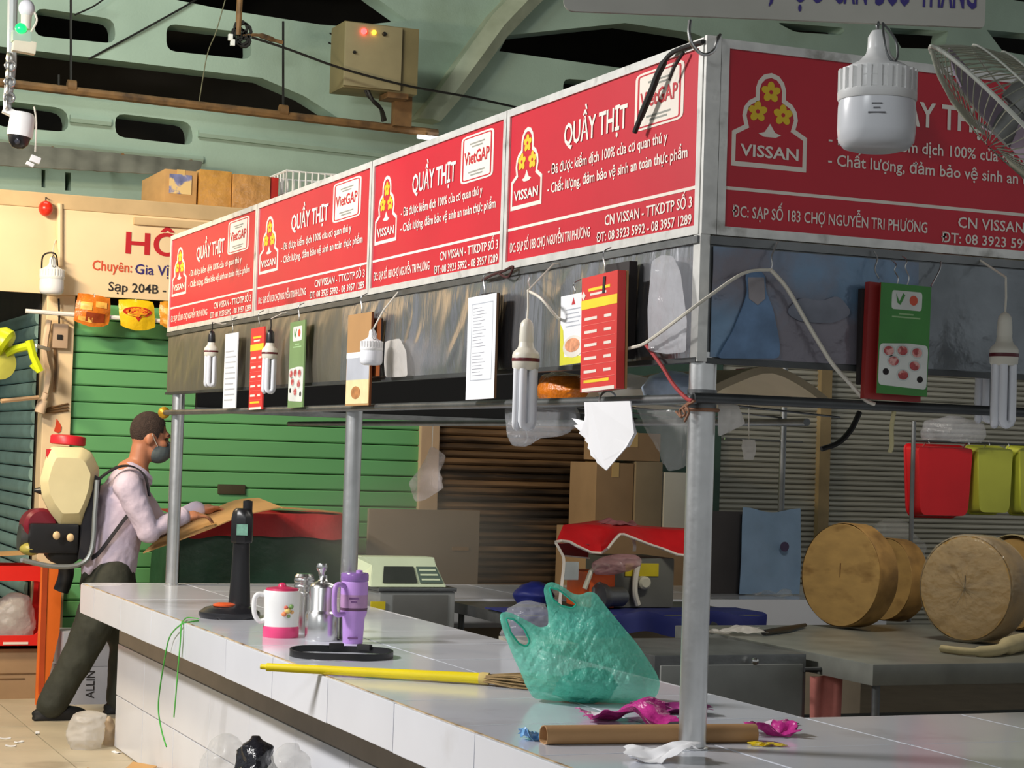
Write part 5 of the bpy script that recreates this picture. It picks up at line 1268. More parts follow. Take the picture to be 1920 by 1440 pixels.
# teal carrier bag
DT = 5.70; o = ct(1105,1318); FH = V((FW.x,FW.y,0)).normalized(); sc1 = (o-CAM).dot(FW)/F
def rowpx(y, l, r, hd): return (max(0,(1318-y)*sc1), ((l+r)/2-1105)*sc1, (r-l)/2*sc1, hd)
tbag = thing('carrier_bag', 'crumpled teal plastic carrier bag standing on the counter', 'bag', o)
def TB(px, py, d=0.): return o + RT*((px-1105)*sc1) + V((0,0,max(.002,(1320-py)*sc1))) + FH*d
ol = [(931,1160),(940,1154),(955,1157),(985,1171),(1008,1183),(1024,1178),(1022,1150),(1012,1112),(1016,1100),(1028,1095),(1046,1103),(1068,1117),(1082,1119),(1098,1111),(1112,1115),(1130,1138),(1160,1172),(1190,1205),(1212,1235),(1228,1258),(1237,1278),(1233,1300),(1216,1316),(1190,1321),(1150,1319),(1100,1322),(1050,1319),(1000,1315),(985,1292),(972,1262),(958,1235),(945,1205),(935,1180)]
hl = [[(943,1166),(958,1168),(978,1185),(990,1208),(984,1218),(970,1214),(954,1194)], [(1023,1106),(1042,1111),(1062,1126),(1076,1136),(1068,1144),(1046,1140),(1030,1128)]]
polybag(ol, hl, TB, FH, 4.2, lambda x, y: .012+.11*max(0, min(1, (y-1130)/150))**1.2, .020, (.085,.014), 2, .55, 7, 46.).build('bag_body', teal_bag, tbag, smooth=80)
for k, h_ in enumerate(hl):
    MB().tube([TB(*q, -.004) for q in rounded(h_, 5, 3)], .003, 6, closed=True).build('handle_edge', teal_bag_edge, tbag)
MB().blob(o+RT*-.02+V((0,0,.004)), RT, FH, [(0,0,.03,.03),(.02,0,.07,.05),(.05,.01,.075,.05),(.085,.02,.045,.04),(.095,.02,.01,.01)], n=40, m=24, cr=.02, seed=9, fq=20).build('bag_content', mat('bag_content',(70,176,160),.2,var=.1,alpha=.9,thr=.3,bump=.4), tbag)
p = ct(985,1208); tag(MB().blob(p, RT, FH, [(0,0,.05,.05),(.04,0,.085,.06),(.10,.005,.08,.055),(.145,.01,.05,.04),(.16,.01,.01,.01)], n=44, m=30, cr=.02, seed=21, fq=17).build('clear_bag', grey_bag, smooth=70), 'crumpled clear grey bag behind the teal carrier bag', 'bag')

# cardboard roll, wrappers, tissue
a, b = ct(1018,1394,CT), ct(1412,1390,CT); dR = (b-a).normalized(); fR = EZ.cross(dR)
rl = thing('cardboard_roll', 'flattened brown cardboard roll on the counter behind the corner post', 'cardboard', a.lerp(b,.5))
mb = MB(); prof = [(-.026,.0),(.028,.0),(.034,.012),(.028,.034),(.006,.044),(-.02,.046),(-.034,.03),(-.034,.012)]; prof = rounded(prof,.012,3)
inn = [(x*.9, .023+(z-.023)*.88) for x, z in prof]
mb.ring([a+fR*x+V((0,0,z)) for x, z in prof], [a+fR*x+V((0,0,z)) for x, z in inn], (b-a)); mb.build('tube', kraft, rl)
def scrap(name, label, c, w_, d_, h_, m_, sd, rz=0., cat='wrapper', fold=5., parts=None):
    c = V(c); R = Matrix.Rotation(rz-YAW, 3, 'Z')
    def hgt(u, v): return h_*max(0, min(1.3, 1.6*(.32+.42*noise.noise(V((u*fold*.55+sd, v*fold*.4, sd)))+.12*noise.noise(V((u*fold*1.5, v*fold*1.3, sd+3))))))
    low = sorted(hgt(i/26, j/18) for i in range(27) for j in range(19))[25]      # settle it on what it lies on
    def fn(u, v):
        x = (u-.5)*w_; y = (v-.5)*d_
        edge = 1-.25*abs(noise.noise(V((u*7, v*7, sd+9))))
        return c + R @ V((x*edge + .02*noise.noise(V((v*4,sd,0))), y*edge+.02*noise.noise(V((u*4,sd,5))), .0022+max(0, hgt(u, v)-low)))
    t = thing(name, label, cat, c)
    MB().sheet(fn, 26, 18, .0012).build('crumpled_film', m_, t, smooth=50)
    if parts:
        for (u0,u1,v0,v1,mm) in parts: MB().sheet(lambda u, v: fn(u0+(u1-u0)*u, v0+(v1-v0)*v)+V((0,0,.0015)), 10, 8, .0008).build('printed_patch', mm, t, smooth=50)
    return t
mag = mat('magenta_film',(196,50,140),.3,var=.25,scale=16,bump=.4,bscale=30); wfilm = mat('white_film',(236,224,232),.3,var=.05); tissue = mat('tissue',(236,236,238),.8,var=.02)
scrap('candy_wrapper', 'crumpled magenta and white wrapper lying behind the cardboard roll', ct(1175,1352), .24, .18, .085, mag, 3, .2, fold=3.4, parts=[(.05,.35,.2,.6,wfilm),(.1,.3,.65,.9,wfilm),(.36,.44,.3,.45,card_yel)])
scrap('candy_wrapper', 'long folded magenta wrapper running behind the corner post', ct(1258,1337), .22, .10, .06, mat('magenta_dark',(150,54,120),.3,var=.2,scale=14), 8, -.25, fold=3.)
scrap('candy_wrapper', 'magenta wrapper sticking out of the roll end', ct(1445,1378), .14, .10, .06, mag, 13, -.1, fold=3.4, parts=[(.1,.5,.55,.95,wfilm)])
scrap('candy_wrapper', 'flat yellow wrapper beside the roll end', ct(1438,1398), .085, .04, .012, mat('yellow_film',(226,196,30),.35,var=.1), 5, .05)
scrap('candy_wrapper', 'light blue wrapper poking from the roll end', ct(1000,1386), .07, .07, .04, mat('blue_film',(120,176,226),.3,var=.15,scale=30), 6, .1)
scrap('tissue_sheet', 'crumpled white tissue at the foot of the corner post', ct(1240,1424), .16, .13, .05, tissue, 17, .1, 'tissue', 3.)
scrap('plastic_scrap', 'small dark plastic scrap on the counter', ct(1486,1360), .03, .015, .006, dark_steel, 4, .3, 'scrap')
# string on the counter edge
gstr = mat('string_green',(76,176,66),.5,var=.1)
sg_ = thing('green_string', 'green plastic string looped on the counter edge and hanging down', 'string', ct(350,1166))
XE = XC-.006
MB().ribbon(smoothpath([ct(372,1160,CT+.006), ct(352,1158,CT+.008), ct(344,1164,CT+.006), PX(340,1172,XE-.004), PX(338,1205,XE-.006), PX(334,1250,XE-.006), PX(330,1300,XE-.004), PX(326,1345,XE-.002)]), (0,1,.1), .014, .002).build('broad_strand', gstr, sg_)
MB().tube(smoothpath([ct(372,1164,CT+.004), ct(356,1166,CT+.004), PX(338,1172,XE-.006), PX(318,1195,XE-.012), PX(308,1240,XE-.015), PX(300,1290,XE-.012), PX(297,1330,XE-.01), PX(303,1370,XE-.006), PX(312,1400,XE-.004)]), .003, 6).build('thin_strand', gstr, sg_)
# ------------------------------------------------------------------ litter on the floor
def litter(label, px, py, rows, m_, sd, cat='bag', name='litter_bag', cr=.03):
    p = PZ(px, py, 0); return tag(MB().blob(p+V((0,0,.004)), RT, FH, rows, n=50, m=34, cr=cr, seed=sd, fq=11).build(name, m_, smooth=70), label, cat, None)
litter('crumpled white plastic bag on the floor at the counter foot', 160, 1404, [(0,0,.06,.08),(.05,0,.08,.09),(.11,0,.075,.08),(.16,.01,.07,.07),(.18,.01,.015,.015)], white_bag, 31, cr=.022)
litter('tan plastic bag squeezed between the white bag and the counter', 207, 1398, [(0,0,.026,.04),(.035,.002,.032,.042),(.08,-.004,.024,.034),(.12,-.01,.014,.022),(.14,-.012,.004,.006)], mat('tan_bag',(216,196,170),.4,var=.08,alpha=.85,thr=.3), 33, cr=.018)
def heap(label, px, ytop, w_, m_, sd):
    q = PX(px, ytop, -.36); hgt = q.z; p = V((q.x, q.y, .018))
    tag(MB().blob(p, RT, FH, [(0,0,w_*.75,.09),(hgt*.3,0,w_,.12),(hgt*.65,0,w_*.85,.10),(hgt*.9,0,w_*.45,.06),(hgt,0,.012,.012)], n=60, m=44, cr=.03, seed=sd, fq=11).build('litter_bag', m_, smooth=70), label, 'bag')
heap('clear plastic bag heap on the floor beside the black bag', 425, 1386, .10, clear_bag, 35)
heap('knotted black rubbish bag among the litter by the counter', 480, 1390, .085, black_bag, 37)
heap('clear plastic bag heap past the black bag', 545, 1405, .09, clear_bag, 39)
def flat(label, px, py, sx, sy, rz, m_, name, cat, bend=.02):
    p = PZ(px, py, 0); R = Matrix.Rotation(rz,3,'Z')
    hx = abs(sx/2*math.cos(rz))+abs(sy/2*math.sin(rz)); p.x = min(p.x, XW-.014-hx)        # clear of the counter wall
    tag(MB().sheet(lambda u, v: p+R @ V(((u-.5)*sx, (v-.5)*sy, .0102+bend*(abs(u-.5)*2)**2)), 10, 4, .004).build(name, m_), label, cat)
flat('torn tan cardboard flap on the floor by the counter', 262, 1462, .26, .16, .5, cardboard, 'cardboard_scrap', 'cardboard', .05)
flat('upright torn cardboard corner beside the clear bag', 322, 1488, .14, .1, .9, cardboard_dull, 'cardboard_scrap', 'cardboard', .09)
for k, (x, y) in enumerate(((10,1388),(36,1395),(70,1378),(230,1414),(20,1402))):
    flat(['white paper scrap on the floor tiles', 'white paper scrap on the floor tiles', 'white paper scrap on the floor tiles', 'white paper scrap in the counter shadow', 'white paper scrap on the floor tiles'][k], x, y, .05, .02, k*.7, paper, 'paper_scrap', 'paper', .004)
for o_ in bpy.data.objects:
    if o_.name.startswith('paper_scrap') and o_['label'].endswith('tiles'): o_['group'] = 'paper scraps on the floor tiles'

# ------------------------------------------------------------------ inside the stall
def legs_table(name, label, x0, x1, y0, y1, z, m_, thick=.05, lip=.0, shelf=None, leg=.03, cat='table'):
    t = thing(name, label, cat, ((x0+x1)/2, (y0+y1)/2, 0))
    MB().bb(x0, x1, y0, y1, z-thick, z).build('table_top', m_, t, bev=.004)
    for x in (x0+.04, x1-.04):
        for y in (y0+.04, y1-.04): MB().tube([(x,y,0),(x,y,z-thick)], leg/2, 10).build('leg', dull_steel, t)
    if shelf: MB().bb(x0+.11, x1-.03, y0+.03, y1-.03, shelf-.02, shelf).build('shelf', mat('shelf_navy',(30,34,52),.6,var=.1), t, bev=.003)
    return t
pt = PZ(1637,1246,.8); TX, TY = pt.x, pt.y
legs_table('steel_table', 'dark steel work table carrying the round chopping blocks', TX, TX+1.9, TY, TY+1.5, .8, mat('table_dark',(142,143,134),.35,metal=.35,var=.2,scale=6), .075, shelf=.42)
# chopping blocks
wood = mat('block_wood',(186,148,86),.65,var=.12,scale=10,stretch=(1,1,2.5),col2=(140,104,54),c2lo=.55,c2hi=.75)
wood_side = mat('block_side',(160,122,66),.7,var=.2,scale=12,col2=(110,80,42),c2lo=.5,c2hi=.7)
def block(label, px, py, r, th_, ang, tilt, wrap=None, m_=None):
    p = PZ(px, py, .8); vw = (p-CAM); vw.z = 0; vw.normalize(); rg = V((vw.y,-vw.x,0))
    ax_ = (-vw*math.cos(ang) - rg*math.sin(ang) + V((0,0,tilt))).normalized(); c_ = p + V((0,0,r*math.sqrt(1-tilt**2)+th_/2*abs(tilt)))
    t = thing('chopping_block', label, 'chopping block', p, 'round wooden chopping blocks standing on edge')
    mb = MB(); n_ = 44; a_, b_, d_ = basis(ax_); rng = random.Random(int(px)); vs = []
    for rr_, zz in ((r*.985,th_/2),(r,th_/2-.008),(r,-th_/2+.008),(r*.985,-th_/2)):
        for k in range(n_):
            q = 2*PI*k/n_; w_ = 1+.022*noise.noise(V((math.cos(q)*1.6,math.sin(q)*1.6,px)))
            vs.append(c_+ax_*zz+(a_*math.cos(q)+b_*math.sin(q))*rr_*w_)
    fs = []
    for i in range(3): fs += [(i*n_+k, i*n_+(k+1)%n_, (i+1)*n_+(k+1)%n_, (i+1)*n_+k) for k in range(n_)]
    mb.add(vs, fs); mb.build('rim', wood_side, t, smooth=50)
    MB().lathe([(r*.975,th_/2-.004),(r*.97,th_/2+.001),(0,th_/2+.001)], n_, c_, ax_).build('cut_face', m_ or wood, t, smooth=20)
    MB().lathe([(r*.975,-th_/2+.004),(r*.97,-th_/2-.001),(0,-th_/2-.001)], n_, c_, ax_).build('cut_face', m_ or wood, t, smooth=20)
    q = c_+ax_*(th_/2+.002); MB().box(q+b_*.02, (.004,.003,.06)).build('crack', rust, t)
    if wrap:
        vs = []; n_ = 60; prf = [(0,th_/2+.006),(r*.5,th_/2+.008),(r*.9,th_/2+.008),(r*1.02,th_/2-.005),(r*1.03,0),(r*1.02,-th_/2+.005),(r*.6,-th_/2-.008),(0,-th_/2-.008)]
        mb = MB()
        for rr_, zz in prf:
            for k in range(n_):
                q = 2*PI*k/n_; nz = noise.noise(V((math.cos(q)*6+rr_*20, math.sin(q)*6, zz*30)))
                vs.append(c_+ax_*(zz+.008*nz*(1 if zz > 0 else -1)*(rr_ < r))+(a_*math.cos(q)+b_*math.sin(q))*max(1e-4,rr_*(1+.02*nz)))
        fs = []
        for i in range(len(prf)-1): fs += [(i*n_+k, i*n_+(k+1)%n_, (i+1)*n_+(k+1)%n_, (i+1)*n_+k) for k in range(n_)]
        mb.add(vs, fs); mb.build('plastic_wrap', wrap, t, smooth=70)
    return t
wrapm = mat('wrap_film',(214,200,170),.12,var=.1,alpha=.32,bump=.8,bscale=24,thr=.1)
block('large bare wooden chopping block standing on edge beside the blue plastic sheet', 1590, 1178, .222, .115, .72, .05)
block('bare chopping block leaning behind the largest one', 1672, 1166, .185, .10, .85, .06)
block('chopping block wrapped in clear film beside a folded cloth', 1826, 1204, .212, .15, .55, .04, wrapm)
block('chopping block with a pale cloth over it beyond the film-wrapped block', 1915, 1182, .20, .12, .7, .03)
p = PZ(1880,1200,.8)
clm = mat('cloth_pale',(196,180,136),.8,var=.12,scale=14)
tag(MB().tube(smoothpath([PZ(1766,1216,.815), PZ(1820,1222,.817), PZ(1866,1220,.822), PZ(1900,1208,.834), PZ(1945,1200,.836)]), [.014]*8+[.022]*8+[.035]*9, 12).build('folded_cloth', clm), 'rolled pale cloth lying in front of the film-wrapped block', 'cloth')
pb = PZ(1915,1182,.8); vw = (pb-CAM); vw.z = 0; vw.normalize(); rg = V((vw.y,-vw.x,0))
axb = (-vw*math.cos(.7) - rg*math.sin(.7) + V((0,0,.03))).normalized(); sdb = EZ.cross(axb).normalized(); upb = axb.cross(sdb); cb_ = pb+V((0,0,.2018))
cvr = thing('cloth_cover', 'pale cloth hung over the chopping block beyond the wrapped one', 'cloth', cb_+upb*.2)
def clf(u, v):
    a_ = -1.25+2.3*u; r_ = .209+.004*noise.noise(V((u*5, v*4, 2)))
    return cb_ + axb*((v-.5)*.15+.012*noise.noise(V((u*4, 3, v)))) + (sdb*math.sin(a_)+upb*math.cos(a_))*r_
MB().sheet(clf, 26, 10, .003).build('cloth', clm, cvr, smooth=60)
tag(MB().blob(PZ(1690,1150,.8)+V((.1,.25,0)), RT, FH, [(0,0,.1,.08),(.15,0,.16,.1),(.32,.0,.15,.09),(.42,.0,.06,.05),(.44,0,.01,.01)], cr=.025, seed=51).build('plastic_bag', clear_bag, smooth=70), 'large clear plastic bag heaped behind the chopping blocks', 'bag')
# steel cabinet with round knob, pink towel beside it
cx1 = PZ(1512,1226,.8).x; cy0 = PZ(1512,1226,.8).y
cbn = thing('steel_cabinet', 'low grey steel cabinet with a round shiny knob', 'cabinet', (cx1-.35, cy0+.3, 0))
MB().bb(cx1-.62, cx1, cy0, cy0+.62, 0, .80).build('body', dull_steel, cbn, bev=.006)
MB().bb(cx1-.60, cx1-.02, cy0-.012, cy0, .06, .765).build('door', mat('door_grey',(146,148,144),.4,metal=.3,var=.15,scale=5), cbn, bev=.004)
pk = PY(1411,1239,cy0-.02); MB().lathe([(.004,0),(.006,.008),(.013,.014),(.013,.022),(.006,.027),(0,.028)], 16, pk, (0,-1,0)).build('knob', pol, cbn)
tag(MB().sheet(lambda u, v: (cx1+.012+.13*u, cy0-.01-.012*math.sin(u*9+v*2), .72-.62*v), 14, 14, .006).build('pink_towel', mat('towel_pink',(242,150,138),.85,var=.1,scale=20)), 'pink towel hanging beside the steel cabinet', 'towel')
tag(MB().tube([(cx1-.02, cy0-.02, .745), (TX+.06, cy0-.02, .745)], .009, 8).build('towel_bar', dark_steel), 'dark bar carrying the pink towel', 'bar')
p = PZ(1382,1190,.8); scrap('plastic_sheet', 'crumpled white plastic lying on the steel cabinet', p, .22, .16, .045, white_bag, 41, .1, 'plastic', 4.)
tag(MB().tube([PZ(1432,1186,.815), PZ(1475,1180,.815), PZ(1510,1172,.812)], [.012,.014,.008], 8).build('knife_sharpener', black_plastic), 'black handled knife steel beside the white plastic', 'knife')
# foam box left of the cabinet
fx = PZ(1258,1200,.78)
fo = thing('foam_box', 'grey foam box left open next to the steel cabinet', 'box', (fx.x, fx.y+.1, 0))
x0f, x1f = PZ(1218,1210,.78).x-.24, cx1-.632
x0f = min(max(x0f, XI+.08), x1f-.2)
MB().ring([(x0f,fx.y-.12,.35),(x1f,fx.y-.12,.35),(x1f,fx.y+.2,.35),(x0f,fx.y+.2,.35)], [(x0f+.03,fx.y-.09,.35),(x1f-.03,fx.y-.09,.35),(x1f-.03,fx.y+.17,.35),(x0f+.03,fx.y+.17,.35)], (0,0,.43)).build('box_walls', mat('foam_grey',(178,174,160),.9,var=.08), fo, smooth=0)
MB().bb(x0f, x1f, fx.y-.12, fx.y+.2, 0, .35).build('box_base', mat('foam_grey',(178,174,160)), fo, smooth=0)
# rear work table with the covered mincer
gt = legs_table('mincer_table', 'steel table under the red covered mincer', 1.12, 2.35, 3.72, 4.48, .80, dull_steel, .05, cat='table')
MB().sheet(lambda u, v: (1.1+1.27*u, 3.71-.02*math.sin(u*30)*v*(1 if v > 0 else 0) if v > .35 else 3.71+.3*(.35-v)/.35, .806 if v < .35 else .806-.09*(v-.35)/.65-.015*math.sin(u*22)), 50, 10, .004).build('blue_cover', mat('cover_blue',(40,48,112),.5,var=.15), gt)
YM = 3.98
def MQ(px, py, dy=0.): return PY(px, py, YM+dy)
mc = thing('meat_mincer', 'grey meat mincer with orange front and yellow label', 'machine', MQ(1180,1140))
zb = .812
MB().bb(MQ(1182,0).x, MQ(1292,0).x, YM-.02, YM+.30, zb, MQ(1240,1046).z).build('motor_box', mat('mincer_grey',(112,112,104),.5,metal=.3,var=.12), mc, bev=.01)
MB().bb(MQ(1200,0).x, MQ(1262,0).x, YM-.026, YM-.02, MQ(1230,1080).z, MQ(1230,1056).z).build('yellow_label', mat('label_yellow',(206,186,30),.5), mc, bev=.002)
MB().lathe([(.03,0),(.03,.035),(.02,.045),(0,.045)], 16, MQ(1203,1092,-.02), (0,-1,0)).build('knob', mat('knob_cream',(206,202,180),.4), mc)
MB().bb(MQ(1130,0).x, MQ(1178,0).x, YM-.05, YM+.2, zb, MQ(1150,1072).z).build('orange_front', mat('mincer_orange',(226,92,30),.45,var=.15), mc, bev=.012)
MB().lathe([(.03,0),(.045,.02),(.045,.10),(.06,.12),(.06,.15)], 20, MQ(1180,1110,-.06)+V((-.02,0,-.02)), (-1,-.2,.0)).build('grinding_head', dull_steel, mc)
MB().tube(smoothpath([MQ(1198,1050,-.04), MQ(1192,1080,-.05), MQ(1190,1110,-.05), MQ(1196,1134,-.04)]), .014, 8).build('cable', cord_white, mc)
MB().bb(MQ(1082,0).x, MQ(1108,0).x, YM-.06, YM-.045, MQ(1095,1086).z, MQ(1095,1052).z).build('spare_plate', mat('plate_grey',(176,182,180),.5), mc, bev=.004)
MB().tube([MQ(1096,1104,-.06), MQ(1108,1072,-.06), MQ(1118,1062,-.04), MQ(1140,1062,.0)], .012, 8).build('handle', mat('knob_cream',(206,202,180)), mc)
MB().lathe([(.05,0),(.05,.09),(.03,.12)], 16, MQ(1118,1130,-.02)*V((1,1,0))+V((0,0,zb))).build('foot', dull_steel, mc)
rc = thing('mincer_cover', 'red cloth cover with white piping draped over the mincer', 'cover', MQ(1165,1000))
edge = [(1042,1016),(1052,1014),(1068,1016),(1082,1024),(1108,1036),(1128,1037),(1140,1028),(1152,1012),(1162,1002),(1170,1002),(1190,1010),(1215,1020),(1245,1030),(1270,1040),(1290,1042)]
topl = [(1056,986),(1066,985),(1080,985),(1095,985),(1110,986),(1125,987),(1140,989),(1155,991),(1162,990),(1172,988),(1190,989),(1215,992),(1245,994),(1270,995),(1290,995)]
bk_ = [(1068,984),(1076,983),(1088,982),(1100,980),(1113,978),(1128,978),(1145,978),(1158,980),(1168,982),(1178,984),(1194,986),(1217,988),(1246,990),(1270,991),(1290,992)]
n_ = len(edge)
def cvf(u, v):
    i = min(n_-1, round(u*(n_-1)))
    A0 = MQ(*bk_[i], .34); A1 = MQ(*topl[i], .05); A2 = MQ(*edge[i], -.08+.03*math.sin(i*1.7))
    return A0.lerp(A1, v*2) if v < .5 else A1.lerp(A2, (v-.5)*2)
MB().sheet(cvf, n_-1, 12, .004).build('cloth', mat('cover_red',(214,30,36),.45,var=.12,scale=8,bump=.15,bscale=20), rc, smooth=60)
MB().tube([cvf(i/(n_-1), 1) for i in range(n_)], .0065, 8).build('piping', white_print, rc)
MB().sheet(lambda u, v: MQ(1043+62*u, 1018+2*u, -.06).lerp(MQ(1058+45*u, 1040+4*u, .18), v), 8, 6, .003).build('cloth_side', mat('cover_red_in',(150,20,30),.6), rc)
MB().tube([MQ(1058,1042,.0), MQ(1080,1044,.0), MQ(1106,1047,.0)], .004, 6).build('piping', white_print, rc)
MB().ribbon(smoothpath([MQ(1042,1018,-.08), MQ(1050,1032,-.08), MQ(1057,1050,-.08), MQ(1054,1090,-.09), MQ(1050,1125,-.10), MQ(1052,1140,-.10)]), (1,0,0), .014, .002).build('tie_tape', white_print, rc)
MB().ribbon(smoothpath([MQ(1188,1012,-.04), MQ(1190,1024,-.05), MQ(1189,1034,-.05)]), (1,0,0), .016, .002).build('tie_tape', white_print, rc)
tag(MB().blob(MQ(1150,1078,-.1), RT, FH, [(0,-.04,.03,.02),(.02,-.01,.07,.04),(.05,.01,.10,.045),(.08,.035,.075,.03),(.095,.05,.03,.015)], n=40, m=24, cr=.016, seed=61, fq=22).build('plastic_bag', mat('pink_bag',(216,170,170),.2,var=.2,scale=14,alpha=.6,thr=.3), smooth=70), 'pinkish clear bag tucked into the mincer', 'bag')
scrap('plastic_bag', 'pale pink plastic lying on top of the red mincer cover', cvf(7/14,.25)+V((0,0,-.004)), .2, .14, .08, mat('pink_film',(190,120,124),.4,var=.25,scale=12,alpha=.8,thr=.2), 71, .2, 'bag', 3.)
bsk = PY(1000,1146,4.2)
tag(MB().blob(V((bsk.x, 4.2, .812)), EX, EY, [(0,0,.07,.06),(.04,0,.09,.08),(.08,.01,.07,.06),(.10,.01,.02,.02)], cr=.014, seed=77).build('blue_sack', mat('sack_blue',(34,44,124),.5,var=.15)), 'dark blue sack on the mincer table behind the teal bag', 'sack')
# weighing scale on its box
YS_ = 4.25
def SQ(px, py, dy=0.): return PY(px, py, YS_+dy)
sx0, sx1 = SQ(706,1120).x, SQ(852,1120).x
sc2 = thing('weighing_scale', 'pale green counter scale with dark display panel', 'scale', ((sx0+sx1)/2, YS_+.1, SQ(770,1108).z))
hz0, hz1 = SQ(770,1100).z, SQ(770,1047).z
xs0, xs1 = SQ(692,1060).x, SQ(836,1060).x
pgreen = mat('scale_green',(196,208,176),.5,var=.05)
MB().add([(xs0,YS_-.02,hz0),(xs1,YS_-.02,hz0),(xs1-.02,YS_+.07,hz1-.035),(xs0+.045,YS_+.07,hz1-.035),(xs0,YS_+.25,hz0),(xs1,YS_+.25,hz0),(xs1-.02,YS_+.22,hz1),(xs0,YS_+.22,hz1), (xs0,YS_+.10,hz1), (xs1-.02,YS_+.10,hz1)],
    [(0,1,2,3),(3,2,9,8),(8,9,6,7),(7,6,5,4),(4,5,1,0),(0,3,8,7,4),(1,5,6,9,2)]).build('head', pgreen, sc2, smooth=0, bev=.006)
def dp(a, b, d=.004):
    A0, A1 = V((xs0,YS_-.02,hz0)), V((xs1,YS_-.02,hz0)); B0, B1 = V((xs0+.045,YS_+.07,hz1-.035)), V((xs1-.02,YS_+.07,hz1-.035))
    q = A0.lerp(A1,a).lerp(B0.lerp(B1,a),b); return q+V((0,-.8,.7)).normalized()*d
for a0, a1, m_, nm in ((.16,.62,mat('disp_dark',(58,62,58),.2),'display'), (.66,.97,mat('disp_green',(84,100,90),.3),'keypad')):
    MB().prism([dp(a0,.15),dp(a1,.15),dp(a1,.9),dp(a0,.9)], V((0,-.8,.7)).normalized()*.003).build(nm, m_, sc2, smooth=0)
for k in range(3): MB().prism([dp(.69,.25+.22*k,.007),dp(.94,.25+.22*k,.007),dp(.94,.33+.22*k,.007),dp(.69,.33+.22*k,.007)], V((0,-.8,.7)).normalized()*.002).build('key_row', pgreen, sc2, smooth=0)
MB().bb(sx0+.0, sx1, YS_-.03, YS_+.3, hz0-.02, hz0-.002).build('pan', dull_steel, sc2, bev=.004)
sb_ = thing('scale_box', 'grey steel box with a yellow sticker under the scale', 'box', ((sx0+sx1)/2, YS_+.12, 0))
MB().bb(sx0+.01, sx1-.005, YS_-.02, YS_+.29, 0, hz0-.022).build('box', mat('scalebox_grey',(150,152,150),.45,metal=.5,var=.12), sb_, bev=.006)
MB().bb(sx0+.07, sx1-.04, YS_-.026, YS_-.02, SQ(780,1150).z-.1, hz0-.035).build('door', mat('scalebox_dark',(96,96,92),.5), sb_, bev=.002)
MB().bb(SQ(730,0).x, SQ(757,0).x, YS_-.032, YS_-.026, SQ(745,1142).z, SQ(745,1127).z).build('yellow_sticker', mat('label_yellow',(206,186,30)), sb_, smooth=0)
# blue sheet, dark board and pole on the far arm
YF = 4.95
pc_ = PY(1466,900,YF); fp = thing('rear_pole', 'slim grey pole rising from the rear counter arm', 'pole', (pc_.x, YF, CT))
MB().tube([(pc_.x,YF,CT),(pc_.x,YF,2.5)], .017, 12).build('pole', dull_steel, fp)
MB().tube([(pc_.x-.35,YF,PY(1466,826,YF).z),(pc_.x+.12,YF,PY(1466,826,YF).z-.005)], .006, 8).build('cross_wire', steel, fp)
a, b = PY(1392,955,YF-.03), PY(1494,1112,YF-.03)
def bf(u, v): 
    x = a.x+(b.x-a.x)*u; z = a.z+(CT+.005-a.z)*v; return (x-.02*v*(1-u), YF-.04-.025*noise.noise(V((x*9,z*3,1)))-.02*v, z+.012*math.cos(u*PI*2)*(1-v))
bs_ = thing('plastic_sheet', 'light blue plastic sheet hanging on the rear pole', 'plastic', (pc_.x, YF-.04, CT))
MB().sheet(bf, 24, 24, .003).build('sheet', mat('sheet_blue',(156,184,212),.3,var=.1,scale=8,alpha=.92,thr=.3,bump=.3,bscale=14), bs_, smooth=70)
MB().lathe([(.026,0),(.026,.003)], 14, PY(1471,1025,YF-.085), (0,-1,0)).build('dark_mark', mat('mark_plum',(70,56,84),.6), bs_)
a, b = PY(1338,958,YF+.05), PY(1396,1100,YF+.05)
tag(MB().bb(a.x-.15, b.x, YF+.04, YF+.06, CT, a.z).build('dark_board', mat('board_dark',(64,60,60),.7,var=.1), bev=.004), 'dark board standing on the rear counter arm beside the blue sheet', 'board')
p = PZ(1462,1108,CT); scrap('plastic_bag', 'small pale plastic scrap on the rear counter arm under the blue sheet', PY(1450,1106,YF-.18)*V((1,1,0))+V((0,0,CT)), .2, .12, .06, clear_bag, 81, .0, 'bag', 3.)
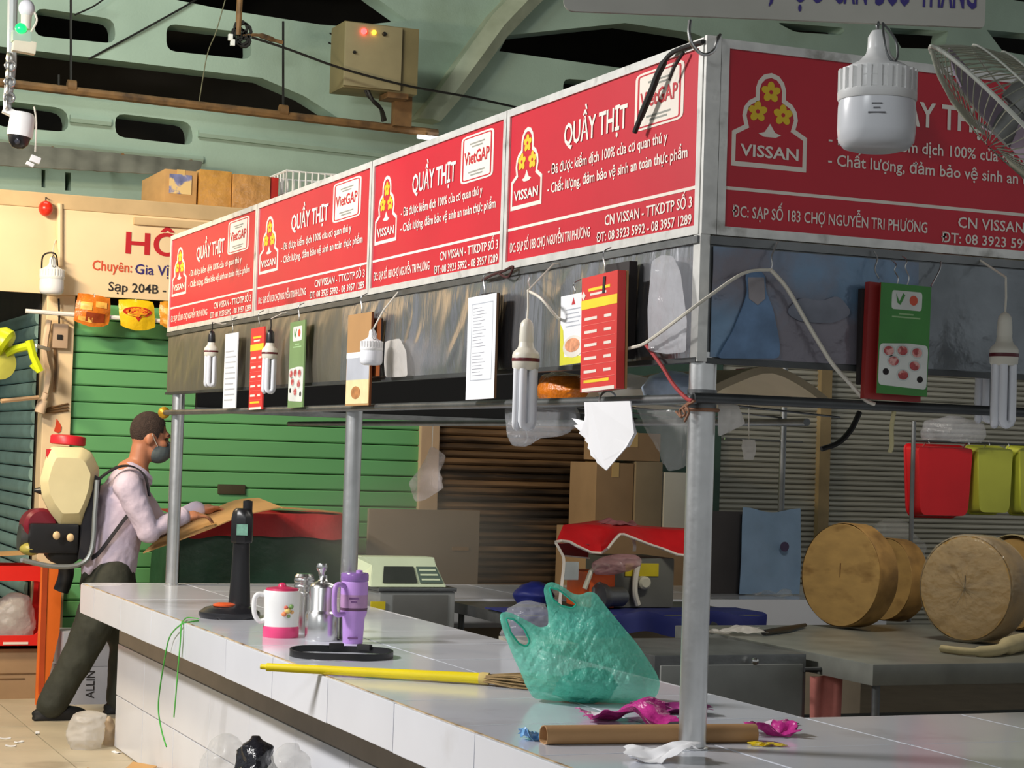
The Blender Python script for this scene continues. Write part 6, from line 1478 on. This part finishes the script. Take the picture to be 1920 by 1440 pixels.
# hanging tubs on a rod
YT = 3.35
def TQ(px, py, dy=0.): return PY(px, py, YT+dy)
rk = thing('tub_rack', 'thin steel rack of two poles and a rod carrying plastic tubs', 'rack', (TQ(1706,1000).x, YT, 0))
zr_ = TQ(1760,828).z
MB().tube([(TQ(1706,900).x, YT-.02, .8), (TQ(1706,900).x, YT-.02, TQ(1706,790).z)], .010, 10).build('pole', dull_steel, rk)
MB().tube([(TQ(1706,900).x, YT-.02, zr_), (TQ(1990,900).x+.3, YT-.02, zr_)], .006, 8).build('rod', dull_steel, rk)
MB().tube([(TQ(1990,900).x+.3, YT-.02, .8), (TQ(1990,900).x+.3, YT-.02, zr_)], .010, 10).build('pole', dull_steel, rk)
def tub(label, px0, px1, py0, py1, m_):
    x0, x1 = TQ(px0,py0).x, TQ(px1,py0).x; z1 = TQ((px0+px1)/2,py0).z; z0 = TQ((px0+px1)/2,py1).z; t = thing('plastic_tub', label, 'tub', ((x0+x1)/2, YT, z0), 'plastic tubs hanging on the rack')
    sl_ = (x1-x0)*.12; mb = MB(); dy = .035
    o_ = [rounded([(x0,z1),(x1,z1),(x1-sl_*.5,z0+.03),(x1-sl_,z0),(x0+sl_,z0),(x0+sl_*.5,z0+.03)], .02)]
    # shallow open tub seen from its base side
    A0 = [V((x,YT+.09,z)) for x, z in o_[0]]; cxm, czm = (x0+x1)/2, (z0+z1)/2
    Bq = [V((cxm+(x-cxm)*.93,YT-.0,czm+(z-czm)*.95)) for x, z in o_[0]]; n_ = len(A0)
    inn_ = [V((cxm+(p.x-cxm)*.97,YT+.09,czm+(p.z-czm)*.97)) for p in A0]; inb = [p+V((0,.006,0)) for p in Bq]
    mb.add(A0+Bq+inn_+inb, [(k,(k+1)%n_,n_+(k+1)%n_,n_+k) for k in range(n_)]+[tuple(range(n_,2*n_))]+[(2*n_+k,3*n_+k,3*n_+(k+1)%n_,2*n_+(k+1)%n_) for k in range(n_)]+[tuple(range(3*n_,4*n_))[::-1]]+[(k,2*n_+k,2*n_+(k+1)%n_,(k+1)%n_) for k in range(n_)])
    mb.build('shell', m_, t, smooth=40)
    MB().tube(A0, .007, 8, closed=True).build('rim', m_, t)
    MB().tube([(x0+.05,YT+.02,z1-.005),((x0+.05),YT-.02,zr_+.008),(x0+.05,YT-.03,zr_-.01)], .003, 6).build('hook', steel, t); MB().tube([(x1-.05,YT+.02,z1-.005),((x1-.05),YT-.02,zr_+.008),(x1-.05,YT-.03,zr_-.01)], .003, 6).build('hook', steel, t)
tub('red plastic tub hanging on the rack beside the thin pole', 1718, 1828, 836, 970, mat('tub_red',(206,16,26),.4,var=.06))
tub('yellow green plastic tub hanging next to the red one', 1832, 1902, 838, 964, mat('tub_lime',(186,190,66),.4,var=.06))
tub('yellow green plastic tub hanging past the other lime tub', 1910, 1984, 838, 966, MATS['tub_lime'])
tag(MB().blob(V((TQ(1790,800).x, YT+.02, zr_+.0)), RT, FH, [(0,0,.12,.04),(.04,0,.14,.05),(.09,.01,.12,.04),(.12,.0,.02,.02)], cr=.02, seed=91).build('plastic_bag', grey_bag, smooth=70), 'milky plastic bag bunched on the rod above the tubs', 'bag')
cable('pale rope end hanging from the short side rail', [V((PY(1670,765,0).x,-.018,ZR)), PY(1672,800,.0), PY(1672,835,.0), PY(1668,848,.0)], .006, mat('rope',(196,186,140),.8), 'rope')
cable('black cable drooping behind the short side rail', [PY(1612,772,.6), PY(1596,805,.6), PY(1572,830,.6), PY(1540,842,.6)], .008, cord_black, 'cable')
# cardboard stack and foam sheet near the rear shutters
YB = 7.25
def bx_(label, px0, px1, pz0, pz1, y0, y1, m_, grp='boxes stacked before the grey shutter', **k):
    x0, x1 = PY(px0,pz0,y0).x, PY(px1,pz0,y0).x; z0 = pz1 if pz1 < 5 else PY((px0+px1)/2,pz1,y0).z; z1 = PY((px0+px1)/2,pz0,y0).z
    return boxed('carton', label, 'box', x0, x1, y0, y1, z0, z1, m_, grp, **k), z1
_, za = bx_('large brown carton at the bottom of the stack before the shutters', 1105, 1300, 992, 0, 7.1, 7.6, cardboard_dull, tape=False)
x0, x1 = PY(1118,900,7.15).x, PY(1188,900,7.15).x
t = boxed('carton', 'tall brown carton standing on the bottom one by the brown shutter', 'box', x0, x1, 7.15, 7.55, za, PY(1150,868,7.15).z, cardboard_dull, 'boxes stacked before the grey shutter')
x2 = PY(1242,900,7.13).x
t = boxed('carton', 'grey brown carton beside the tall one on the stack', 'box', x1+.005, x2, 7.13, 7.5, za, PY(1215,866,7.13).z, mat('cardboard_grey',(150,134,108),.85,var=.08), 'boxes stacked before the grey shutter', tape=False)
zb_ = PY(1215,866,7.13).z
t = boxed('carton', 'long brown carton lying across the top of the stack', 'box', PY(1140,840,7.14).x, x2-.01, 7.15, 7.5, zb_+.003, PY(1200,812,7.14).z, cardboard_dull, 'boxes stacked before the grey shutter')
xx = PY(1300,900,7.1).x
t = boxed('foam_box', 'white foam box at the end of the carton stack', 'box', x2+.01, xx, 7.12, 7.5, za, PY(1270,886,7.12).z, mat('foam_white',(206,204,192),.9,var=.04), None, tape=False, seam=False)
# ------------------------------------------------------------------ things laid and hung at rail height
def lay(name, label, pts, y, d, m_, cat, zoff=0):
    tag(MB().prism([PY(px, py, y) for px, py in pts], (0,d,0)).build(name, m_, bev=.004), label, cat)
wire = thing('shelf_wires', 'thin steel wires strung under the canopy as a shelf', 'wires', (.3,1.0,ZR))
for k in range(5): MB().tube([(-.01,.25+.3*k,ZR+.012),(.56,.25+.3*k,ZR-.022)], .003, 6).build('wire', dull_steel, wire)
def shelfz(x): return ZR+.016-.034*(x/.56)
sh_ = MB(); sh_.sheet(lambda u, v: (.20+.34*v, .28+1.15*u, shelfz(.20+.34*v)+.023+.06*math.sin(PI*v)+.01*(.5+noise.noise(V((u*6,v*3,2))))*math.sin(PI*v)), 24, 12, .02)
tag(sh_.build('foam_sheet', mat('foam_tan',(196,180,148),.8,var=.08)), 'bowed tan foam sheet lying on the wires above the rail', 'foam sheet')
p = PX(1050,744,.06); tag(MB().blob(V((.10,1.02,shelfz(.1)+.004)), EY, EX, [(0,0,.10,.045),(.03,0,.13,.055),(.07,.02,.09,.045),(.085,.03,.01,.01)], cr=.012, seed=101).build('orange_packet', mat('packet_orange2',(206,112,20),.25,var=.3,scale=14,bump=.4)), 'orange snack packet lying on the wires above the rail', 'packet')
for k, (y, label, m_) in enumerate(((.62,'crumpled clear bag on the wires behind the red price board',clear_bag), (.36,'pale blue and white bag on the wires by the corner',mat('bag_paleblue',(190,206,226),.3,var=.2,scale=20,alpha=.8,thr=.2)))):
    tag(MB().blob(V((.115,y,shelfz(.115)+.004)), EY, EX, [(0,0,.10,.05),(.025,0,.12,.055),(.055,.0,.09,.045),(.07,.0,.01,.01)], cr=.014, seed=105+k).build('plastic_bag', m_, smooth=70), label, 'bag')
def hang(label, outline, x, m_, sd, plane='X', dep=.012, nrm=None, lean=0., fold=.016):
    pl_ = (lambda a, b: PX(a, b, x)) if plane == 'X' else (lambda a, b: PY(a, b, x))
    return tag(polybag(outline, [], pl_, nrm or (EX if plane == 'X' else EY), 4., lambda a, b: dep, fold, (.10,.018), sd, lean, 5, 16.).build('hanging_bag', m_, smooth=80), label, 'bag')
hang('clear grey bag hanging from the rail beside the large lamp', [(946,760),(1000,757),(1078,760),(1082,800),(1052,818),(1012,822),(986,838),(960,836),(950,815)], .012, grey_bag, 111, dep=.02)
hang('clear bag knotted on the rail beside the corner post', [(1192,758),(1278,757),(1280,800),(1276,880),(1252,884),(1238,850),(1214,812)], .014, clear_bag, 113, dep=.025)
hang('pale plastic bag corner hanging just past the corner post', [(1346,757),(1384,758),(1398,795),(1346,820)], .004, white_bag, 115, 'Y', .01)
hang('milky plastic bag hanging in folds on the fascia beside the stall corner', [(1222,490),(1240,478),(1262,480),(1276,510),(1288,600),(1286,660),(1250,664),(1216,658),(1214,580)], -.035, mat('milky_bag',(226,226,230),.12,var=.08,alpha=.42,thr=.2,bump=.3,bscale=30), 141, dep=.006, lean=.1, fold=.008)
hang('white folded bag hanging on the fascia beside the small bulb', [(722,640),(750,634),(762,660),(764,706),(722,708),(720,680)], -.031, white_bag, 143, dep=.005, fold=.005)
tag(MB().blob(PY(1404,862,.5), EX, EY, [(0,0,.012,.006),(.03,0,.02,.01),(.055,0,.018,.008)], n=24, m=14, cr=.006, seed=117, fq=20).build('hanging_bag', white_bag), 'tiny white bag scrap hanging behind the short side rail', 'bag')
tag(MB().tube(smoothpath([PY(1404,840,.5), PY(1404,800,.5), PY(1404,752,.3), PY(1404,752,-.0)]), .0015, 5).build('thin_string', cord_white), 'thin string holding the tiny white bag scrap', 'string')
YPb = 3.6
tag(polybag([(806,838),(814,838),(832,852),(824,885),(828,918),(796,938),(778,941),(766,905),(786,880),(800,856)], [], lambda a, b: PX(a, b, .55), EX, 3.5, lambda a, b: .022, .014, (.08,.03), 121, .3, 5, 14.).build('hanging_bag', mat('bag_pinkclear',(224,212,208),.12,var=.08,alpha=.34,thr=.25,bump=.5), smooth=80), 'twisted clear bag hanging from the inner rail before the tan pillar', 'bag')
pst = PX(810,840,.55); tag(MB().tube([pst, V((.55,pst.y,ZR-.035))], .002, 5).build('thin_string', cord_white), 'thin string tying the twisted clear bag to the inner rail', 'string')
# fan of white paper bags
pbx = thing('paper_bag_bundle', 'bundle of white paper bags fanned out and hanging from the rail', 'bag', PX(1140,752,-.02))
for k in range(7):
    x_ = -.10+.011*k
    P_ = [PX(px, py, x_) for px, py in [(1106-2*k,754),(1180,752),(1190,812),(1177,838),(1134-7*k,882-13*k),(1118-8*k,868-14*k),(1112-5*k,846-10*k),(1102-1*k,790)]]
    P_ = [p+V((.004*math.sin(p.z*40+k),0,0)) for p in P_]
    MB().prism(P_, (.0025,0,0)).build('paper_bag', mat('bag_paper',(238,238,240),.6,var=.03), pbx, smooth=0)
MB().tube(arc(PX(1140,752,-.02), EX, EZ, .026, -PI/2, PI*1.3), .003, 6).build('hook', steel, pbx)
# box behind the corner
lay('wall_box', 'dark red switch box with a white socket under the short side canopy', [(1402,690),(1472,692),(1472,746),(1402,744)], 1.2, .08, mat('box_maroon',(96,40,36),.6,var=.15), 'box')
tag(MB().blob(PY(1438,728,1.15), EX, EY, [(0,0,.015,.012),(.03,0,.026,.02),(.07,0,.024,.02),(.085,0,.01,.01)], n=24, m=16, cr=.004, seed=131).build('wall_socket', ceramic), 'white socket on the dark red switch box', 'socket')
tag(MB().tube([PY(1438,690,1.24), V((PY(1438,690,1.24).x, 1.24, 2.6))], .01, 8).build('box_hanger', dull_steel), 'steel rod holding up the dark red switch box', 'rod')

# dusty hardboard leaning before the brown shutter, thin mist drifting from the sprayer
hb = thing('hardboard_panel', 'dusty brown hardboard panel standing before the brown shutter', 'panel', (PY(860,1000,7.4).x, 7.4, 0))
MB().bb(PY(692,960,7.4).x, PY(900,960,7.4).x, 7.4, 7.43, 0, PY(860,957,7.4).z).build('panel', mat('hardboard',(152,138,122),.8,var=.12,scale=3), hb, bev=.003)
MB().bb(PY(850,1000,7.39).x, PY(880,1000,7.39).x, 7.392, 7.4, PY(1000,1034,7.39).z, PY(1000,1027,7.39).z).build('label_strip', cardboard_dull, hb)

# drifting spray mist
mm = bpy.data.materials.new('mist'); mm.use_nodes = True; nt = mm.node_tree; nt.nodes.clear()
mo = nt.nodes.new('ShaderNodeOutputMaterial'); vp = nt.nodes.new('ShaderNodeVolumePrincipled'); vp.inputs['Color'].default_value = (.86,.83,.78,1)
tc = nt.nodes.new('ShaderNodeTexCoord'); gr = nt.nodes.new('ShaderNodeTexGradient'); gr.gradient_type = 'QUADRATIC_SPHERE'
mu = nt.nodes.new('ShaderNodeMath'); mu.operation = 'MULTIPLY'; mu.inputs[1].default_value = 2.4
nt.links.new(tc.outputs['Object'], gr.inputs[0]); nt.links.new(gr.outputs['Fac'], mu.inputs[0]); nt.links.new(mu.outputs[0], vp.inputs['Density']); nt.links.new(vp.outputs[0], mo.inputs['Volume'])
ms_ = MB().ell((0,0,0), (1,1,1), n=24, m=14).build('spray_mist', mm); ms_.location = PY(780,1030,6.6); ms_.scale = (1.05,.55,.6); ms_['kind'] = 'stuff'
tag(ms_, 'thin grey spray mist drifting behind the counter before the shutters', 'mist')
